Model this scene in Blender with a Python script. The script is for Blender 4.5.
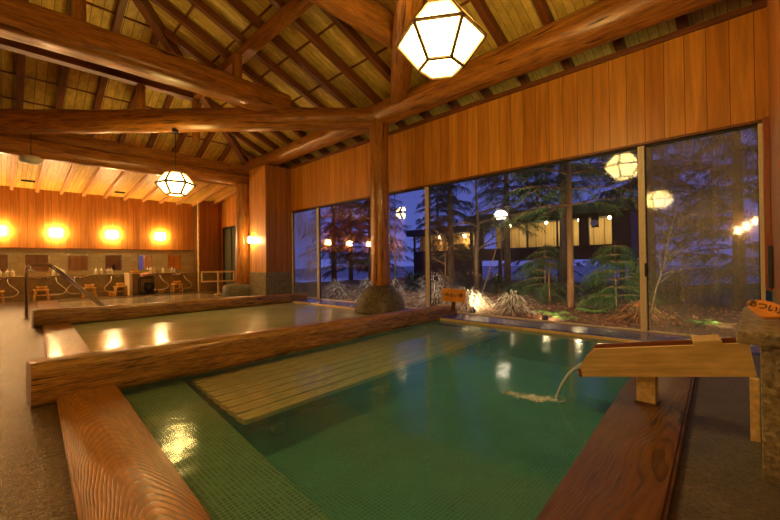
import bpy, bmesh, math, random
from mathutils import Vector, Matrix, noise
for o in list(bpy.data.objects): bpy.data.objects.remove(o)
S = bpy.context.scene
COL = S.collection
PI = math.pi
R = math.radians
V = Vector

# ------------------------------------------------------------------ camera, world, exposure
f_px, CAMH = 378.0, 0.90
yaw, pitch, roll = R(45.75), math.atan(3/378.0), R(0.7)
F0 = V((math.sin(yaw), math.cos(yaw), 0)); R0 = V((math.cos(yaw), -math.sin(yaw), 0)); U0 = V((0, 0, 1))
Fw = F0*math.cos(pitch) + U0*math.sin(pitch); Up = U0*math.cos(pitch) - F0*math.sin(pitch)
Rt = R0*math.cos(roll) - Up*math.sin(roll); Uc = Up*math.cos(roll) + R0*math.sin(roll)
cd = bpy.data.cameras.new('camera'); cam = bpy.data.objects.new('camera', cd); COL.objects.link(cam)
cd.sensor_width = 36; cd.lens = 36*f_px/780; cd.clip_start = 0.05; cd.clip_end = 300
M = Matrix((Rt, Uc, -Fw)).transposed().to_4x4(); M.translation = V((0, 0, CAMH)); cam.matrix_world = M
S.camera = cam

W = bpy.data.worlds.new('dusk_sky'); S.world = W; W.use_nodes = True
wn = W.node_tree; bg = wn.nodes['Background']
tc = wn.nodes.new('ShaderNodeTexCoord'); sp = wn.nodes.new('ShaderNodeSeparateXYZ'); cr = wn.nodes.new('ShaderNodeValToRGB')
wn.links.new(tc.outputs['Generated'], sp.inputs[0]); wn.links.new(sp.outputs['Z'], cr.inputs[0]); wn.links.new(cr.outputs[0], bg.inputs[0])
cr.color_ramp.elements[0].position = 0.0; cr.color_ramp.elements[0].color = (0.11, 0.14, 0.55, 1)
cr.color_ramp.elements[1].position = 0.6; cr.color_ramp.elements[1].color = (0.04, 0.055, 0.24, 1)
bg.inputs[1].default_value = 0.32

S.view_settings.view_transform = 'Standard'; S.view_settings.look = 'None'
S.view_settings.gamma = 1; S.view_settings.use_curve_mapping = False
S.view_settings.exposure = 1.5
S.cycles.use_denoising = True
S.cycles.max_bounces = 10; S.cycles.diffuse_bounces = 4; S.cycles.glossy_bounces = 4
S.cycles.transparent_max_bounces = 24; S.cycles.sample_clamp_indirect = 4
S.cycles.caustics_reflective = False; S.cycles.caustics_refractive = False

LANTERN_E, SCONCE_E, WARM = 13.0, 46.0, (1.0, 0.68, 0.20)

# ------------------------------------------------------------------ materials
def mat(name):
    m = bpy.data.materials.new(name); m.use_nodes = True
    nt = m.node_tree; b = nt.nodes['Principled BSDF']
    return m, nt, b
def N(nt, t, **kw):
    n = nt.nodes.new(t)
    for k, v in kw.items(): setattr(n, k, v)
    return n
def L(nt, a, b): nt.links.new(a, b)
def ramp(nt, fac, stops):
    r = N(nt, 'ShaderNodeValToRGB'); e = r.color_ramp.elements
    while len(e) < len(stops): e.new(0.5)
    for i, (p, c) in enumerate(stops): e[i].position = p; e[i].color = (*c, 1)
    L(nt, fac, r.inputs[0]); return r.outputs[0]
def math_(nt, op, a, b=None):
    n = N(nt, 'ShaderNodeMath', operation=op)
    for i, v in enumerate((a, b)):
        if v is None: continue
        if isinstance(v, (int, float)): n.inputs[i].default_value = v
        else: L(nt, v, n.inputs[i])
    return n.outputs[0]
def mixc(nt, fac, a, b, mode='MIX'):
    n = N(nt, 'ShaderNodeMix', data_type='RGBA', blend_type=mode)
    for i, v in ((0, fac), (6, a), (7, b)):
        if isinstance(v, (int, float)): n.inputs[i].default_value = v
        elif isinstance(v, tuple): n.inputs[i].default_value = (*v, 1)
        else: L(nt, v, n.inputs[i])
    return n.outputs[2]
def obj_coord(nt, scale=(1, 1, 1)):
    t = N(nt, 'ShaderNodeTexCoord'); mp = N(nt, 'ShaderNodeMapping'); mp.inputs['Scale'].default_value = scale
    L(nt, t.outputs['Object'], mp.inputs[0]); return mp.outputs[0], t.outputs['Object']
def noise_(nt, vec, sc, det=4, rough=.55, dist=0):
    n = N(nt, 'ShaderNodeTexNoise'); n.inputs['Scale'].default_value = sc; n.inputs['Detail'].default_value = det
    n.inputs['Roughness'].default_value = rough; n.inputs['Distortion'].default_value = dist
    L(nt, vec, n.inputs['Vector']); return n.outputs['Fac']
def bump(nt, b, h, strength, dist=.01):
    n = N(nt, 'ShaderNodeBump'); n.inputs['Strength'].default_value = strength; n.inputs['Distance'].default_value = dist
    L(nt, h, n.inputs['Height']); L(nt, n.outputs[0], b.inputs['Normal']); return n
def plain(name, c, rough=.5, metal=0, coat=0):
    m, nt, b = mat(name); b.inputs['Base Color'].default_value = (*c, 1)
    b.inputs['Roughness'].default_value = rough; b.inputs['Metallic'].default_value = metal; b.inputs['Coat Weight'].default_value = coat
    v, o = obj_coord(nt); n = noise_(nt, o, 25, 3)
    L(nt, mixc(nt, 1.0, ramp(nt, n, [(0, (.82,)*3), (1, (1.1,)*3)]), tuple(c), 'MULTIPLY'), b.inputs['Base Color'])
    return m
def wood(name, dark, light, axis=0, stretch=.08, sc=9, rough=.35, bmp=.3, wet=0, spec=.5, rings=None, chk=.0):
    m, nt, b = mat(name); s = [1, 1, 1]; s[axis] = stretch
    v, o = obj_coord(nt, tuple(s))
    n1 = noise_(nt, v, sc, 6, .6, .6); n2 = noise_(nt, v, sc*4, 4, .6)
    if rings:
        # flat-sawn figure: nested arches around the heart line, disturbed by knots
        ac, xc, k2, kl = rings                    # cross axis, heart position, arch steepness, pitch along the grain
        sx = N(nt, 'ShaderNodeSeparateXYZ'); L(nt, o, sx.inputs[0])
        dx = math_(nt, 'SUBTRACT', sx.outputs[ac], xc); q = math_(nt, 'MULTIPLY', math_(nt, 'MULTIPLY', dx, dx), k2)
        v3, _ = obj_coord(nt, tuple(.35 if i == axis else 1 for i in range(3)))
        ln = math_(nt, 'MULTIPLY', noise_(nt, v3, 4.0, 2, .45), 7.5)
        w = math_(nt, 'ADD', math_(nt, 'ADD', q, ln), math_(nt, 'MULTIPLY', sx.outputs[axis], kl))
        w = math_(nt, 'FRACT', w); w = math_(nt, 'SUBTRACT', 1.0, math_(nt, 'POWER', w, 2.5))
        n1 = math_(nt, 'ADD', math_(nt, 'MULTIPLY', w, .62), math_(nt, 'MULTIPLY', n1, .36))
    c = ramp(nt, n1, [(.3, dark), (.68, light)])
    c = mixc(nt, .4, c, ramp(nt, n2, [(.36, tuple(x*.4 for x in dark)), (.62, light)]))
    vc, _ = obj_coord(nt, tuple(.05 if i == axis else 1 for i in range(3)))
    ck_ = noise_(nt, vc, sc*1.6, 2, .5, .3)                # drying checks along the grain
    c = mixc(nt, ramp(nt, ck_, [(chk, (1, 1, 1)), (chk+.05, (0, 0, 0))]), c, tuple(x*.3 for x in dark))
    L(nt, c, b.inputs['Base Color']); b.inputs['Roughness'].default_value = rough
    b.inputs['Coat Weight'].default_value = wet; b.inputs['Coat Roughness'].default_value = .12
    b.inputs['Specular IOR Level'].default_value = spec
    bump(nt, b, n1 if rings else math_(nt, 'ADD', n1, n2), bmp, .006); return m
def planks(name, axis, w, c1, c2, grain=2, rough=.4, groove=.035, coat=0, stagger=0):
    """tongue and groove boards; axis = the coordinate that counts the boards, grain = the one they run along"""
    m, nt, b = mat(name)
    s = [9, 9, 9]; s[grain] = .6
    v, o = obj_coord(nt, tuple(s)); sx = N(nt, 'ShaderNodeSeparateXYZ'); L(nt, o, sx.inputs[0])
    u = math_(nt, 'DIVIDE', sx.outputs[axis], w); idx = math_(nt, 'FLOOR', u); fr = math_(nt, 'FRACT', u)
    wn_ = N(nt, 'ShaderNodeTexWhiteNoise', noise_dimensions='1D'); L(nt, idx, wn_.inputs['W'])
    c = ramp(nt, wn_.outputs[0], [(0, c1), (1, c2)])
    off = N(nt, 'ShaderNodeVectorMath', operation='ADD'); L(nt, v, off.inputs[0]); L(nt, wn_.outputs['Color'], off.inputs[1])
    sc_ = N(nt, 'ShaderNodeVectorMath', operation='MULTIPLY_ADD'); L(nt, wn_.outputs['Color'], sc_.inputs[0]); sc_.inputs[1].default_value = (30, 30, 30); L(nt, v, sc_.inputs[2])
    g = noise_(nt, sc_.outputs[0], 1.6, 5, .6, .5)
    c = mixc(nt, 1.0, c, ramp(nt, g, [(.25, (.62, .55, .48)), (.7, (1.12, 1.1, 1.08))]), 'MULTIPLY')
    e = math_(nt, 'LESS_THAN', math_(nt, 'MINIMUM', fr, math_(nt, 'SUBTRACT', 1.0, fr)), groove)
    c = mixc(nt, e, c, tuple(x*.28 for x in c1))
    L(nt, c, b.inputs['Base Color']); b.inputs['Roughness'].default_value = rough; b.inputs['Coat Weight'].default_value = coat
    hh = math_(nt, 'SUBTRACT', math_(nt, 'MULTIPLY', g, .15), e); bump(nt, b, hh, .5, .004); return m
def tiles(name, axes, size, cols, grout, gw=.03, rough=.3, bmp=.3, speck=40, coat=0, shift=(0, 0), bd=.008, sp2=None):
    m, nt, b = mat(name); v, o = obj_coord(nt); sx = N(nt, 'ShaderNodeSeparateXYZ'); L(nt, o, sx.inputs[0])
    ids, es = [], []
    for a, s, sh in zip(axes, size, shift):
        u = math_(nt, 'ADD', math_(nt, 'DIVIDE', sx.outputs[a], s), sh); fr = math_(nt, 'FRACT', u); ids.append(math_(nt, 'FLOOR', u))
        es.append(math_(nt, 'LESS_THAN', math_(nt, 'MINIMUM', fr, math_(nt, 'SUBTRACT', 1.0, fr)), gw if a == axes[0] else gw*size[0]/size[1]))
    cb = N(nt, 'ShaderNodeCombineXYZ'); L(nt, ids[0], cb.inputs[0]); L(nt, ids[1], cb.inputs[1])
    wn_ = N(nt, 'ShaderNodeTexWhiteNoise', noise_dimensions='2D'); L(nt, cb.outputs[0], wn_.inputs['Vector'])
    c = ramp(nt, wn_.outputs[0], [(0, cols[0]), (1, cols[1])])
    n = noise_(nt, o, speck, 5, .7)
    c = mixc(nt, 1.0, c, ramp(nt, n, [(.3, (.45, .45, .45)), (.7, (1.25, 1.25, 1.25))]), 'MULTIPLY')
    e = math_(nt, 'MAXIMUM', es[0], es[1]); c = mixc(nt, e, c, grout)
    L(nt, c, b.inputs['Base Color']); b.inputs['Roughness'].default_value = rough; b.inputs['Coat Weight'].default_value = coat
    if sp2:
        n9 = noise_(nt, o, sp2, 3, .8); c = mixc(nt, 1.0, c, ramp(nt, n9, [(.36, (.35, .33, .3)), (.62, (1.7, 1.65, 1.5))]), 'MULTIPLY'); L(nt, c, b.inputs['Base Color']); n = math_(nt, 'ADD', n, math_(nt, 'MULTIPLY', n9, .6))
    bump(nt, b, math_(nt, 'SUBTRACT', math_(nt, 'MULTIPLY', n, .5), math_(nt, 'MULTIPLY', e, .6)), bmp, bd); return m
def stone(name, c1, c2, sc=30, rough=.6, bmp=.6, coat=0):
    m, nt, b = mat(name); v, o = obj_coord(nt)
    vo = N(nt, 'ShaderNodeTexVoronoi'); vo.inputs['Scale'].default_value = sc*2.2; L(nt, o, vo.inputs['Vector'])
    n = noise_(nt, o, sc, 6, .7); n2 = noise_(nt, o, sc*.15, 3)
    k = math_(nt, 'ADD', math_(nt, 'MULTIPLY', n, .6), math_(nt, 'MULTIPLY', vo.outputs['Color'], .4))
    c = ramp(nt, k, [(.25, c1), (.75, c2)]); c = mixc(nt, 1.0, c, ramp(nt, n2, [(.3, (.7,)*3), (.7, (1.15,)*3)]), 'MULTIPLY')
    L(nt, c, b.inputs['Base Color']); b.inputs['Roughness'].default_value = rough; b.inputs['Coat Weight'].default_value = coat; b.inputs['Coat Roughness'].default_value = .2
    bump(nt, b, k, bmp, .01); return m
def emit(name, c, s):
    m, nt, b = mat(name); b.inputs['Base Color'].default_value = (.8, .8, .78, 1)
    b.inputs['Emission Color'].default_value = (*c, 1); b.inputs['Emission Strength'].default_value = s; return m
def thin_glass(name, ior=1.5, tint=(1, 1, 1), fog=0.0, fogc=(.6, .62, .62), rough=0.0):
    m, nt, b = mat(name); nt.nodes.remove(b); out = nt.nodes['Material Output']
    fr = N(nt, 'ShaderNodeFresnel'); fr.inputs[0].default_value = ior
    tr = N(nt, 'ShaderNodeBsdfTransparent'); tr.inputs[0].default_value = (*tint, 1)
    gl = N(nt, 'ShaderNodeBsdfAnisotropic'); gl.inputs['Roughness'].default_value = rough
    base = tr.outputs[0]
    if fog > 0:                                   # condensation: run-down streaks and a mottled veil
        v, o = obj_coord(nt, (14, 14, .35)); n = noise_(nt, v, 1.5, 5, .6)
        v2, o2 = obj_coord(nt, (1, 1, 1)); n2 = noise_(nt, v2, 1.3, 3); n3 = noise_(nt, o2, 90, 2)
        k = math_(nt, 'MULTIPLY', ramp(nt, n, [(.25, (.35,)*3), (.65, (1,)*3)]), ramp(nt, n2, [(.35, (.25,)*3), (.6, (1,)*3)]))
        k = math_(nt, 'MULTIPLY', k, math_(nt, 'ADD', math_(nt, 'MULTIPLY', n3, .5), .75))
        k = math_(nt, 'MULTIPLY', k, fog)
        df = N(nt, 'ShaderNodeBsdfDiffuse'); df.inputs[0].default_value = (*fogc, 1)
        tl = N(nt, 'ShaderNodeBsdfTranslucent'); tl.inputs[0].default_value = (*fogc, 1)
        ad = N(nt, 'ShaderNodeMixShader'); ad.inputs[0].default_value = .5; L(nt, df.outputs[0], ad.inputs[1]); L(nt, tl.outputs[0], ad.inputs[2])
        mx0 = N(nt, 'ShaderNodeMixShader'); L(nt, k, mx0.inputs[0]); L(nt, base, mx0.inputs[1]); L(nt, ad.outputs[0], mx0.inputs[2]); base = mx0.outputs[0]
    geo = N(nt, 'ShaderNodeNewGeometry')              # the pane's far face does not mirror a second time
    kf = math_(nt, 'MULTIPLY', fr.outputs[0], math_(nt, 'MULTIPLY', math_(nt, 'SUBTRACT', 1.0, geo.outputs['Backfacing']), 1.7))
    mx = N(nt, 'ShaderNodeMixShader'); L(nt, kf, mx.inputs[0]); L(nt, base, mx.inputs[1]); L(nt, gl.outputs[0], mx.inputs[2])
    L(nt, mx.outputs[0], out.inputs[0]); return m
def water(name, tint, milk, mk, rough=.05, bs=.05, sc=3.0, cloud=None):
    m, nt, b = mat(name); nt.nodes.remove(b); out = nt.nodes['Material Output']
    v, o = obj_coord(nt); n = noise_(nt, o, sc, 3, .5)
    bp = N(nt, 'ShaderNodeBump'); bp.inputs['Strength'].default_value = bs; bp.inputs['Distance'].default_value = .05; L(nt, n, bp.inputs['Height'])
    fr = N(nt, 'ShaderNodeFresnel'); fr.inputs[0].default_value = 1.33; L(nt, bp.outputs[0], fr.inputs['Normal'])
    tr = N(nt, 'ShaderNodeBsdfTransparent'); tr.inputs[0].default_value = (*tint, 1)
    df = N(nt, 'ShaderNodeBsdfDiffuse'); df.inputs[0].default_value = (*milk, 1)
    gl = N(nt, 'ShaderNodeBsdfAnisotropic'); gl.inputs['Roughness'].default_value = rough; L(nt, bp.outputs[0], gl.inputs['Normal'])
    a = N(nt, 'ShaderNodeMixShader'); n2 = noise_(nt, o, .8, 3)
    kk = math_(nt, 'MULTIPLY', math_(nt, 'ADD', n2, .5), mk)
    if cloud:                                     # the water is cloudier towards the spout
        sx = N(nt, 'ShaderNodeSeparateXYZ'); L(nt, o, sx.inputs[0]); mr = N(nt, 'ShaderNodeMapRange'); L(nt, math_(nt, 'SUBTRACT', sx.outputs[0], math_(nt, 'MULTIPLY', sx.outputs[1], .7)), mr.inputs[0])
        mr.inputs[1].default_value, mr.inputs[2].default_value, mr.inputs[3].default_value, mr.inputs[4].default_value = -.9, 1.6, cloud, 1.25
        kk = math_(nt, 'MULTIPLY', kk, mr.outputs[0])
    L(nt, kk, a.inputs[0]); L(nt, tr.outputs[0], a.inputs[1]); L(nt, df.outputs[0], a.inputs[2])
    x = N(nt, 'ShaderNodeMixShader'); L(nt, fr.outputs[0], x.inputs[0]); L(nt, a.outputs[0], x.inputs[1]); L(nt, gl.outputs[0], x.inputs[2])
    L(nt, x.outputs[0], out.inputs[0]); return m
def foam(name):
    m, nt, b = mat(name); nt.nodes.remove(b); out = nt.nodes['Material Output']; v, o = obj_coord(nt)
    tr = N(nt, 'ShaderNodeBsdfTransparent'); df = N(nt, 'ShaderNodeBsdfDiffuse'); df.inputs[0].default_value = (.80, .92, 1, 1)
    a = N(nt, 'ShaderNodeMixShader'); L(nt, ramp(nt, noise_(nt, o, 22, 3), [(.38, (0, 0, 0)), (.75, (.45,)*3)]), a.inputs[0])
    L(nt, tr.outputs[0], a.inputs[1]); L(nt, df.outputs[0], a.inputs[2]); L(nt, a.outputs[0], out.inputs[0]); return m
def leaf(name, c1, c2, rough=.5):
    m, nt, b = mat(name); v, o = obj_coord(nt); n = noise_(nt, o, 9, 3, .6)
    L(nt, ramp(nt, n, [(.3, c1), (.7, c2)]), b.inputs['Base Color']); b.inputs['Roughness'].default_value = rough; return m

M_LOG = wood('varnished_log', (.13, .034, .005), (.60, .235, .034), 0, .09, 15, .30, .6, .15, chk=.30)
M_LOGV = wood('varnished_post', (.16, .04, .007), (.58, .21, .035), 2, .09, 13, .30, .6, .15, chk=.30)
M_RAFTER = wood('dark_rafter', (.13, .034, .007), (.28, .085, .018), 0, .1, 9, .45, .2)
M_WETLOG = wood('wet_pool_log', (.06, .022, .003), (.56, .27, .045), 0, .11, 24, .36, 1.0, .2, chk=.33)
M_PLANK = wood('wet_grained_plank', (.07, .02, .003), (.48, .19, .022), 1, .08, 16, .30, 1.0, .25, rings=(0, .37, 420.0, 15.0), chk=.25)
M_DECK = wood('wet_dark_deck', (.035, .012, .003), (.19, .07, .011), 0, .08, 18, .36, 1.0, .15, rings=(1, .30, 260.0, 2.0), chk=.28)
M_PALE = wood('pale_cypress', (.78, .50, .16), (.92, .66, .27), 0, .1, 10, .4, .15)
M_TROUGH_IN = wood('red_wet_trough', (.20, .05, .015), (.34, .09, .025), 0, .1, 12, .3, .2, .3)
M_BENCH = wood('underwater_slat', (.62, .36, .09), (1.0, .74, .30), 0, .08, 22, .5, .2)
M_REDFRAME = wood('red_stained_trim', (.30, .055, .012), (.42, .09, .02), 2, .1, 12, .35, .1)
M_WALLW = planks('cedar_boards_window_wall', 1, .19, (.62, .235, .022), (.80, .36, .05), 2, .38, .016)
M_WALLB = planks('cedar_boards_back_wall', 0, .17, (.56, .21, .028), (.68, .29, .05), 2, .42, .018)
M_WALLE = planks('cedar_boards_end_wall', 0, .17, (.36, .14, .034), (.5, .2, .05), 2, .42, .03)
M_ROOFW = planks('roof_boards_window_slope', 1, .105, (.70, .50, .10), (.90, .68, .17), 0, .5, .03)
M_ROOFB = planks('roof_boards_back_slope', 0, .15, (.70, .50, .10), (.90, .68, .17), 1, .5, .03)
M_CEIL = planks('pale_boards_wash_ceiling', 0, .09, (.74, .47, .065), (.90, .62, .12), 1, .45, .04)
M_JOIST = wood('orange_joist', (.50, .22, .05), (.68, .33, .09), 0, .1, 10, .4, .15)
M_FLOOR = tiles('wet_pebbled_floor', (0, 1), (.92, .92), ((.085, .052, .02), (.14, .088, .036)), (.04, .025, .011), .006, .22, .55, 34, .0, (.66, .37), .02, 95)
M_FLOORR = stone('wet_pebbled_slab', (.05, .045, .04), (.20, .17, .14), 45, .4, 1.0, .3)
M_GRAN = stone('granite', (.09, .075, .038), (.56, .46, .25), 32, .45, .7, .2)
M_BASE = stone('rough_base_stone', (.05, .045, .03), (.22, .18, .11), 16, .6, 1.0, .1)
M_SILL = stone('wet_slate_painted_sky_blue', (.05, .05, .30), (.12, .11, .55), 26, .2, .4, .6)  # blue sky reflection put into the base colour of the wet stone
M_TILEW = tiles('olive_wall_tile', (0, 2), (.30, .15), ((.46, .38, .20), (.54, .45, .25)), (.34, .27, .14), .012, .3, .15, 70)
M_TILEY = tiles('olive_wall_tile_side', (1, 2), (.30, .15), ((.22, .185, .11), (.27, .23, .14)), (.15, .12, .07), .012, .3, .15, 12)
M_COUNTER = stone('brown_counter_stone', (.26, .19, .09), (.46, .34, .17), 14, .3, .2, .2)
M_MOSAIC = tiles('green_mosaic', (0, 1), (.021, .021), ((.06, .19, .08), (.13, .32, .13)), (.28, .34, .16), .13, .4, .5, 8)
M_POOLFLOOR = tiles('pool_floor_mosaic', (0, 1), (.024, .024), ((.04, .20, .15), (.07, .27, .19)), (.12, .30, .21), .12, .4, .3, 3)
M_POOLWALL = plain('pool_wall_green', (.03, .09, .055), .4)
M_BASIN2 = plain('pool_basin_olive', (.16, .17, .09), .5)
M_STEEL = plain('steel', (.50, .46, .40), .22, 1)
M_ALU = plain('cream_window_frame', (.82, .68, .46), .4)
M_DARK = plain('dark_metal', (.03, .028, .025), .4, .3)
M_SEAL = plain('dark_window_seal', (.02, .02, .02), .6)
M_WHITE = plain('cream_plastic', (.75, .70, .58), .35)
M_HOSE = plain('pale_hose', (.72, .66, .52), .35)
M_STOOL = plain('yellow_cypress_stool', (.85, .52, .12), .45)
M_TUB = plain('orange_wood_tub', (.78, .44, .10), .45)
M_BLACK = plain('black_plastic', (.015, .013, .012), .3)
M_BROWNTUB = plain('brown_wicker', (.36, .13, .03), .5)
M_PAINTW = plain('cream_painted_wood', (.80, .62, .36), .4)
M_SIGN = wood('orange_sign_board', (.72, .23, .02), (.88, .34, .035), 0, .2, 9, .4, .1)
M_INK = plain('black_brush_ink', (.018, .01, .006), .6)
M_MIRROR = plain('mirror_glass', (.86, .84, .80), .04, 1)
M_DISC = plain('frosted_disc', (.80, .74, .60), .35)
M_GLASS = thin_glass('window_glass')
M_GLASSF = thin_glass('fogged_window_glass', fog=.58, fogc=(.52, .46, .30), rough=.05)
M_GLASSM = thin_glass('slightly_fogged_glass', fog=.05, rough=.05)
M_GLASSS = thin_glass('lightly_fogged_glass', fog=.10)
M_W1 = water('clear_green_pool_water', (.96, .98, .92), (.10, .40, .47), .40, .10, .10, 2.6, .25)
M_W2 = water('milky_olive_pool_water', (.70, .72, .5), (.60, .62, .36), .9, .15, .12, 3.0)
M_W3 = water('pale_pool_water', (.75, .75, .6), (.5, .42, .25), .95, .16, .10, 3.0)
M_DOOR = plain('grey_green_door_glass', (.13, .14, .10), .2)
M_STREAM = water('falling_water', (.97, .98, .98), (.8, .95, 1.0), .5, .15, .3, 12)
M_FOAM = foam('foam_streak')
M_LIT = emit('lit_lantern_panel', WARM, LANTERN_E)
M_SCONCE = emit('lit_sconce_shade', (1.0, .66, .27), SCONCE_E)
M_FRAME = plain('lantern_frame', (.30, .19, .10), .5)
M_BARK = wood('grey_brown_bark', (.10, .07, .05), (.26, .19, .13), 2, .15, 14, .9, .8)
M_BARKR = wood('red_brown_bark', (.12, .055, .022), (.26, .13, .055), 2, .15, 14, .85, .8)
M_NEEDLE = leaf('dark_conifer_needles', (.012, .035, .02), (.035, .08, .04))
M_GREEN = leaf('bright_conifer_needles', (.03, .09, .03), (.09, .19, .06))
M_FERN = leaf('fern_green', (.08, .18, .04), (.22, .38, .10))
M_PALELEAF = leaf('pale_withered_leaves', (.42, .39, .33), (.74, .68, .56))
M_DRYLEAF = leaf('rust_fallen_leaves', (.34, .13, .05), (.66, .33, .16))
M_SOIL = stone('leafy_soil', (.07, .035, .02), (.24, .13, .07), 9, .9, .8)
M_SNOW = stone('blue_snow', (.5, .5, .55), (.8, .8, .85), 2, .7, .4)
M_BLDW = planks('lit_timber_cladding', 1, .4, (.50, .34, .10), (.62, .44, .15), 2, .6)
M_BLDD = plain('dark_building', (.035, .03, .028), .7)
M_ROOFSN = plain('dark_building_roof', (.05, .05, .06), .7)

# ------------------------------------------------------------------ mesh helpers
class MB:
    def __init__(s): s.bm = bmesh.new()
    def box(s, lo, hi, bev=0.0, seg=2, mtx=None):
        b = bmesh.new(); r = bmesh.ops.create_cube(b, size=1)
        c = [(lo[i]+hi[i])/2 for i in range(3)]; d = [hi[i]-lo[i] for i in range(3)]
        for v in b.verts: v.co = V((c[0]+v.co.x*d[0], c[1]+v.co.y*d[1], c[2]+v.co.z*d[2]))
        if bev > 0: bmesh.ops.bevel(b, geom=list(b.edges), offset=bev, segments=seg, affect='EDGES', profile=.6)
        return s.add(b, mtx)
    def add(s, b, mtx=None):
        if mtx is not None: b.transform(mtx)
        t = bpy.data.meshes.new('t'); b.to_mesh(t); s.bm.from_mesh(t); bpy.data.meshes.remove(t); b.free(); return s
    def bar(s, p0, p1, w, h, bev=0.0, up=V((0, 0, 1))):
        p0, p1 = V(p0), V(p1); x = (p1-p0); ln = x.length; x.normalize(); y = up.cross(x)
        if y.length < 1e-4: y = V((0, 1, 0))
        y.normalize(); z = x.cross(y)
        m = Matrix((x, y, z)).transposed().to_4x4(); m.translation = (p0+p1)/2
        return s.box((-ln/2, -w/2, -h/2), (ln/2, w/2, h/2), bev, 2, m)
    def tube(s, pts, rad, n=10, caps=True):
        pts = [V(p) for p in pts]; rings = []
        if not isinstance(rad, (list, tuple)): rad = [rad]*len(pts)
        ref = None
        for i, p in enumerate(pts):
            t = (pts[min(i+1, len(pts)-1)] - pts[max(i-1, 0)]).normalized()
            if ref is None:
                ref = V((0, 0, 1)) if abs(t.z) < .9 else V((1, 0, 0))
            a = (ref - t*ref.dot(t)).normalized(); ref = a; b = t.cross(a)
            rings.append([s.bm.verts.new(p + (a*math.cos(2*PI*k/n)+b*math.sin(2*PI*k/n))*rad[i]) for k in range(n)])
        for i in range(len(rings)-1):
            for k in range(n):
                s.bm.faces.new((rings[i][k], rings[i][(k+1) % n], rings[i+1][(k+1) % n], rings[i+1][k]))
        if caps: s.bm.faces.new(rings[0][::-1]); s.bm.faces.new(rings[-1])
        return s
    def lathe(s, prof, c=(0, 0, 0), n=20):
        rings = []
        for r, z in prof:
            rings.append([s.bm.verts.new((c[0]+r*math.cos(2*PI*k/n), c[1]+r*math.sin(2*PI*k/n), c[2]+z)) for k in range(n)])
        for i in range(len(rings)-1):
            for k in range(n): s.bm.faces.new((rings[i][k], rings[i][(k+1) % n], rings[i+1][(k+1) % n], rings[i+1][k]))
        s.bm.faces.new(rings[0][::-1]); s.bm.faces.new(rings[-1]); return s
    def prism(s, poly, z0, z1):
        a = [s.bm.verts.new((x, y, z0)) for x, y in poly]; b = [s.bm.verts.new((x, y, z1)) for x, y in poly]; n = len(poly)
        s.bm.faces.new(a[::-1]); s.bm.faces.new(b)
        for i in range(n): s.bm.faces.new((a[i], a[(i+1) % n], b[(i+1) % n], b[i]))
        return s
    def quad(s, *p): s.bm.faces.new([s.bm.verts.new(q) for q in p]); return s
    def build(s, name, m, parent=None, smooth=False, loc=None, fix=True):
        if fix: bmesh.ops.recalc_face_normals(s.bm, faces=list(s.bm.faces))
        me = bpy.data.meshes.new(name); s.bm.to_mesh(me); s.bm.free(); me.materials.append(m)
        if smooth:
            for p in me.polygons: p.use_smooth = True
        o = bpy.data.objects.new(name, me); COL.objects.link(o)
        if parent is not None: o.parent = parent
        if loc is not None: o.location = loc
        return o
def smooth_angle(o, deg=35):
    bm = bmesh.new(); bm.from_mesh(o.data)
    for e in bm.edges:
        if len(e.link_faces) == 2 and e.calc_face_angle(0) > R(deg): e.smooth = False
    for f_ in bm.faces: f_.smooth = True
    bm.to_mesh(o.data); bm.free(); return o
def tag(o, label=None, cat=None, group=None, kind=None):
    if label: o['label'] = label
    if cat: o['category'] = cat
    if group: o['group'] = group
    if kind: o['kind'] = kind
    return o
def struct(o, label=None, cat=None): return tag(o, label, cat, kind='structure')
def thing(name, loc, label, cat, group=None, rz=0):
    o = bpy.data.objects.new(name, None); COL.objects.link(o); o.empty_display_size = .1
    o.location = loc; o.rotation_euler = (0, 0, rz); return tag(o, label, cat, group)
def copy_tree(o, parent=None):
    c = o.copy(); COL.objects.link(c); c.parent = parent
    for ch in list(o.children): copy_tree(ch, c)
    return c
def log_mesh(mb, ln, r0, r1, seed, sq=2.0, n=32, seg=70, bend=.05, wob=.07, flat=1.0):
    """a natural trunk along local x: tapering, slightly crooked, knotted; sq > 2 makes it hewn square"""
    rings = []
    for i in range(seg+1):
        t = i/seg; x = t*ln; r = r0+(r1-r0)*t
        cy = bend*noise.noise(V((t*2.2, seed*3.1, 0))); cz = bend*noise.noise(V((t*2.2, 0, seed*2.7)))
        if i in (0, seg): r *= .96
        ring = []
        for k in range(n):
            a = 2*PI*k/n; c, s_ = math.cos(a), math.sin(a)
            q = (abs(c)**sq+abs(s_)**sq)**(-1/sq)
            w = 1+wob*1.3*noise.noise(V((x*.9+seed, c*1.2, s_*1.2)))+wob*.8*noise.noise(V((x*2.6+seed, c*2.2, s_*2.2)))+wob*.45*noise.noise(V((x*6+seed, c*4, s_*4)))
            ring.append(mb.bm.verts.new((x, cy+q*r*w*c*flat, cz+q*r*w*s_)))
        rings.append(ring)
    for i in range(seg):
        for k in range(n): mb.bm.faces.new((rings[i][k], rings[i][(k+1) % n], rings[i+1][(k+1) % n], rings[i+1][k]))
    mb.bm.faces.new(rings[0][::-1]); mb.bm.faces.new(rings[-1]); return mb
def log(name, p0, p1, r0, r1, m, seed, label=None, cat='log', group=None, parent=None, **kw):
    p0, p1 = V(p0), V(p1); x = p1-p0; ln = x.length; x.normalize(); y = V((0, 0, 1)).cross(x).normalized(); z = x.cross(y)
    o = log_mesh(MB(), ln, r0, r1, seed, **kw).build(name, m, parent); smooth_angle(o, 50)
    mm = Matrix((x, y, z)).transposed().to_4x4(); mm.translation = p0; o.matrix_world = mm
    return tag(o, label, cat, group) if label else o
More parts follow.
